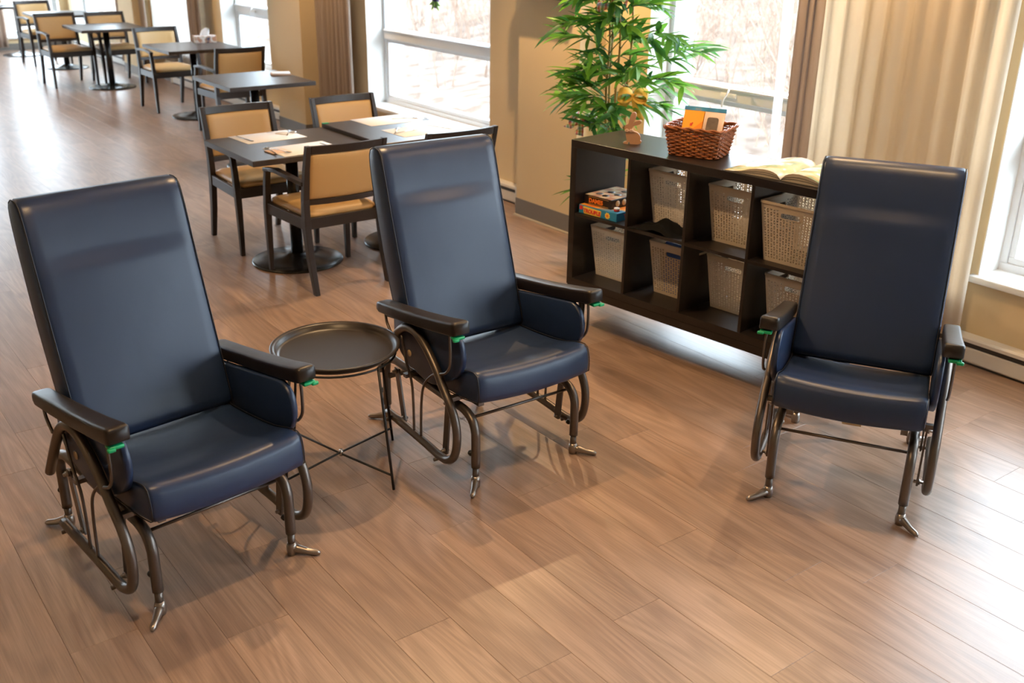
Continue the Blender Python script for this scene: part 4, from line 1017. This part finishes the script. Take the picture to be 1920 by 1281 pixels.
# ------------------------------------------------------------------ curtains
def curtain(label, x0, x1, y, z0, z1, pleats, amp, mat, seed, group='window curtains', flare=0):
    rg = random.Random(seed); m = MB(); nx = pleats * 10; nzz = 10; ph = [rg.uniform(.6, 1.3) for _ in range(pleats + 2)]; sh_ = [rg.uniform(-.5, .5) for _ in range(pleats + 2)]
    vs = []
    for j in range(nzz + 1):
        t = j / nzz; z = z0 + (z1 - z0) * t
        for i in range(nx + 1):
            s = i / nx; k = int(s * pleats); w = s * pleats + .25 * sh_[k] * math.sin(s * pleats * math.pi) ** 2
            a = amp * ph[k] * (1.1 - .35 * t)
            ww = math.sin(2 * math.pi * w); yy = y + a * (ww * .8 + .25 * math.sin(4 * math.pi * w + 1.1)) + .006 * math.sin(5 * t + 9 * s)
            xx = x0 + (x1 - x0) * s + .3 * a * math.cos(2 * math.pi * w) + flare * (1 - t) * (s - .5)
            vs.append(V(xx, yy, z))
    m.add(vs, [(j * (nx + 1) + i, j * (nx + 1) + i + 1, (j + 1) * (nx + 1) + i + 1, (j + 1) * (nx + 1) + i) for j in range(nzz) for i in range(nx)], True)
    c = thing('curtain', label, 'curtain', ((x0 + x1) / 2, y, 0), 0, group)
    me = m.mesh('drape'); me.transform(Matrix.Translation((-(x0 + x1) / 2, -y, 0)))
    o = obj('drape', me, mat, c); md = o.modifiers.new('t', 'SOLIDIFY'); md.thickness = .0015
    w = x1 - x0
    obj('curtain_track', MB().box(-w / 2 - .05, w / 2 + .05, -.015, .015, CEIL - .03, CEIL - .001), MT['white'], c)
    return c
curtain('wide cream curtain hanging behind the right glider chair', -3.40, -2.385, 4.50, .16, CEIL - .03, 9, .026, MT['curtain'], 3)
curtain('thin white lining edge of the curtain against the middle window', -3.68, -3.61, 4.53, .16, CEIL - .03, 2, .016, MT['sheer'], 4)
curtain('taupe curtain gathered at the left edge of the cream curtain', -3.56, -3.40, 4.505, .16, CEIL - .03, 3, .030, MT['taupe'], 5)
curtain('taupe curtain beside the bright window behind the dining tables', -9.20, -8.50, 4.55, .12, CEIL - .03, 9, .030, MT['taupe'], 7)
curtain('taupe curtain left of the pillar with the hooked window', -12.56, -12.17, 4.55, .12, CEIL - .03, 5, .028, MT['taupe'], 9)
curtain('thin white sheer curtain over the far window', -14.05, -12.60, 4.60, .30, CEIL - .03, 14, .018, MT['sheer'], 10)
curtain('narrow taupe curtain right of the far wheat pillar', -14.32, -14.12, 4.55, .12, CEIL - .03, 3, .026, MT['taupe'], 12)
curtain('narrow taupe curtain left of the far wheat pillar', -15.35, -15.12, 4.55, .12, CEIL - .03, 3, .026, MT['taupe'], 13)
c = curtain('grey-beige curtain on the end wall at the left picture edge', -.24, .24, 0, .06, CEIL - .03, 6, .03, MT['taupe'], 15); c.location = (XMIN + .12, 3.42, 0); c.rotation_euler = (0, 0, math.pi / 2)

# dark box added where a shadow falls high on the pillar, flower decoration in the window
w = thing('shade_box', 'dark box standing in for a shadow high on the pillar', 'shadow stand-in', (-5.52, 4.455, 1.548))
obj('box_body', MB().rbox(-.25, .25, -.10, 0, 0, .35, .012), MT['dark'], w); obj('front_cover', MB().rbox(-.235, .235, -.112, -.10, .015, .335, .008), MT['black'], w)
f = thing('flower_hanger', 'purple flower with green leaves hanging in the bright window', 'decoration', (-7.20, 4.62, 1.385))
obj('string', MB().cyl((0, 0, .03), (0, 0, CEIL - 1.386), .001, 5), MT['paper'], f)
pur = simple('purple_petal', (.10, .05, .30), .6)
for k in range(6):
    a = k * math.pi / 3; obj('petal', MB().rbox(-.018, .018, -.004, .004, 0, .05, .004, M=Matrix.Translation((0, 0, .03)) @ Matrix.Rotation(a, 4, 'Y')), pur, f)
for k, a in enumerate((1.9, 2.4, -1.9, -2.5)): 
    obj('leaf', MB().prism([(0, 0), (.03, .018), (.09, 0), (.03, -.018)], -.002, .002, Matrix.Translation((0, -.006, .03)) @ Matrix.Rotation(a - HP, 4, 'Y')), simple('bright_leaf', (.20, .50, .02), .5), f)

# ------------------------------------------------------------------ outdoors: ground and winter brush
gm = MB(); ng = 40; vs = []; rg = random.Random(2)
for j in range(ng + 1):
    for i in range(ng + 1):
        x = -75 + 110 * i / ng; y = 5.4 + 60 * (j / ng) ** 1.5; vs.append(V(x, y, -.55 + .14 * max(0, y - 7) + .25 * math.sin(x * .5) * math.cos(y * .7)))
gm.add(vs, [(j * (ng + 1) + i, j * (ng + 1) + i + 1, (j + 1) * (ng + 1) + i + 1, (j + 1) * (ng + 1) + i) for j in range(ng) for i in range(ng)], True)
struct(obj('outdoor_ground', gm, MT['litter']))
struct(obj('outdoor_ground_end', MB().box(-75, XMIN - .6, -30, 5.4, -.8, -.4), MT['litter']))
def shrub(seed, h, tree=False):
    rg = random.Random(seed); m = MB()
    def grow(p, d, L_, r, lvl):
        n_ = 4 if lvl < 2 else 3; pts = [p]
        for i in range(n_):
            d = (d + V(rg.uniform(-.22, .22), rg.uniform(-.22, .22), rg.uniform(-.08, .16))).normalized(); pts.append(pts[-1] + d * L_ / n_)
        m.tube(pts, [r * (1 - .6 * i / n_) for i in range(n_ + 1)], 6 if tree and lvl == 0 else 3, caps=False)
        if lvl < 3:
            for k in range(rg.randint(4, 6) if lvl < 2 else 3):
                i = rg.randint(1, n_); a = rg.uniform(0, 6.28); e = (d * .8 + V(math.cos(a), math.sin(a), rg.uniform(-.1, .6)) * .75).normalized()
                grow(pts[i], e, L_ * rg.uniform(.45, .75), r * .5, lvl + 1)
    for k in range(1 if tree else rg.randint(5, 7)):
        a = rg.uniform(0, 6.28); grow(V(.15 * math.cos(a), .15 * math.sin(a), -.1), V(.35 * math.cos(a), .35 * math.sin(a), 1).normalized() if not tree else V(.05, 0, 1), h * rg.uniform(.5, .75), (.060 if tree else .011), 0)
    return m
def gz(y): return -.55 + .14 * max(0, y - 7)
import numpy as np
base = []
for s_, h in ((1, 2.2), (2, 2.6), (3, 1.8), (4, 3.0), (5, 2.4)):
    m = shrub(s_, h); base.append((np.array(m.v, dtype=np.float32), np.array([f for f in m.f], dtype=np.int32)))
VV, FF, off = [], [], 0
for i in range(115):
    v_, f_ = base[i % 5]
    y = 8.6 + 14 * rg.random() ** 1.3; x = [-.84 * y + rg.uniform(-1, 1) * (1 + .16 * y), -1.55 * y + rg.uniform(-1, 1) * (1.2 + .3 * y), -.84 * y + rg.uniform(-1, 1) * (1 + .2 * y), -1.5 * y + rg.uniform(-1, 1) * (4 + 1.1 * y)][i % 4]
    a = rg.uniform(0, 6.28); k = rg.uniform(.8, 1.25); ca, sa = math.cos(a) * k, math.sin(a) * k
    VV.append(np.stack([v_[:, 0] * ca - v_[:, 1] * sa + x, v_[:, 0] * sa + v_[:, 1] * ca + y, v_[:, 2] * k + gz(y)], 1)); FF.append(f_ + off); off += len(v_)
VV = np.concatenate(VV); FF = np.concatenate(FF)
me = bpy.data.meshes.new('winter_thicket'); me.vertices.add(len(VV)); me.vertices.foreach_set('co', VV.ravel().astype(np.float32))
me.loops.add(FF.size); me.loops.foreach_set('vertex_index', FF.ravel()); me.polygons.add(len(FF)); me.polygons.foreach_set('loop_start', np.arange(0, FF.size, 4, dtype=np.int32)); me.update(calc_edges=True)
tag(obj('winter_thicket', me, MT['bark']), 'tangled leafless winter brush filling the view outside the windows', 'brush', kind='stuff')
TR = [shrub(9, 5, True).mesh('branches'), shrub(10, 6, True).mesh('branches')]
for i, (x, y, lb) in enumerate([(-15.2, 9.6, 'bare forked tree outside the bright window behind the dining tables'), (-9.6, 12.2, 'bare slender tree outside the middle window above the wicker basket'), (-22.5, 12.6, 'bare tree standing farther back outside the window behind the dining tables'), (-1.2, 12.5, 'bare tree outside the window at the right picture edge')]):
    o = obj('bare_tree', TR[i % 2], MT['bark'], None, (x, y, gz(y)), (0, 0, i * 1.9)); tag(o, lb, 'tree', 'bare trees outside')
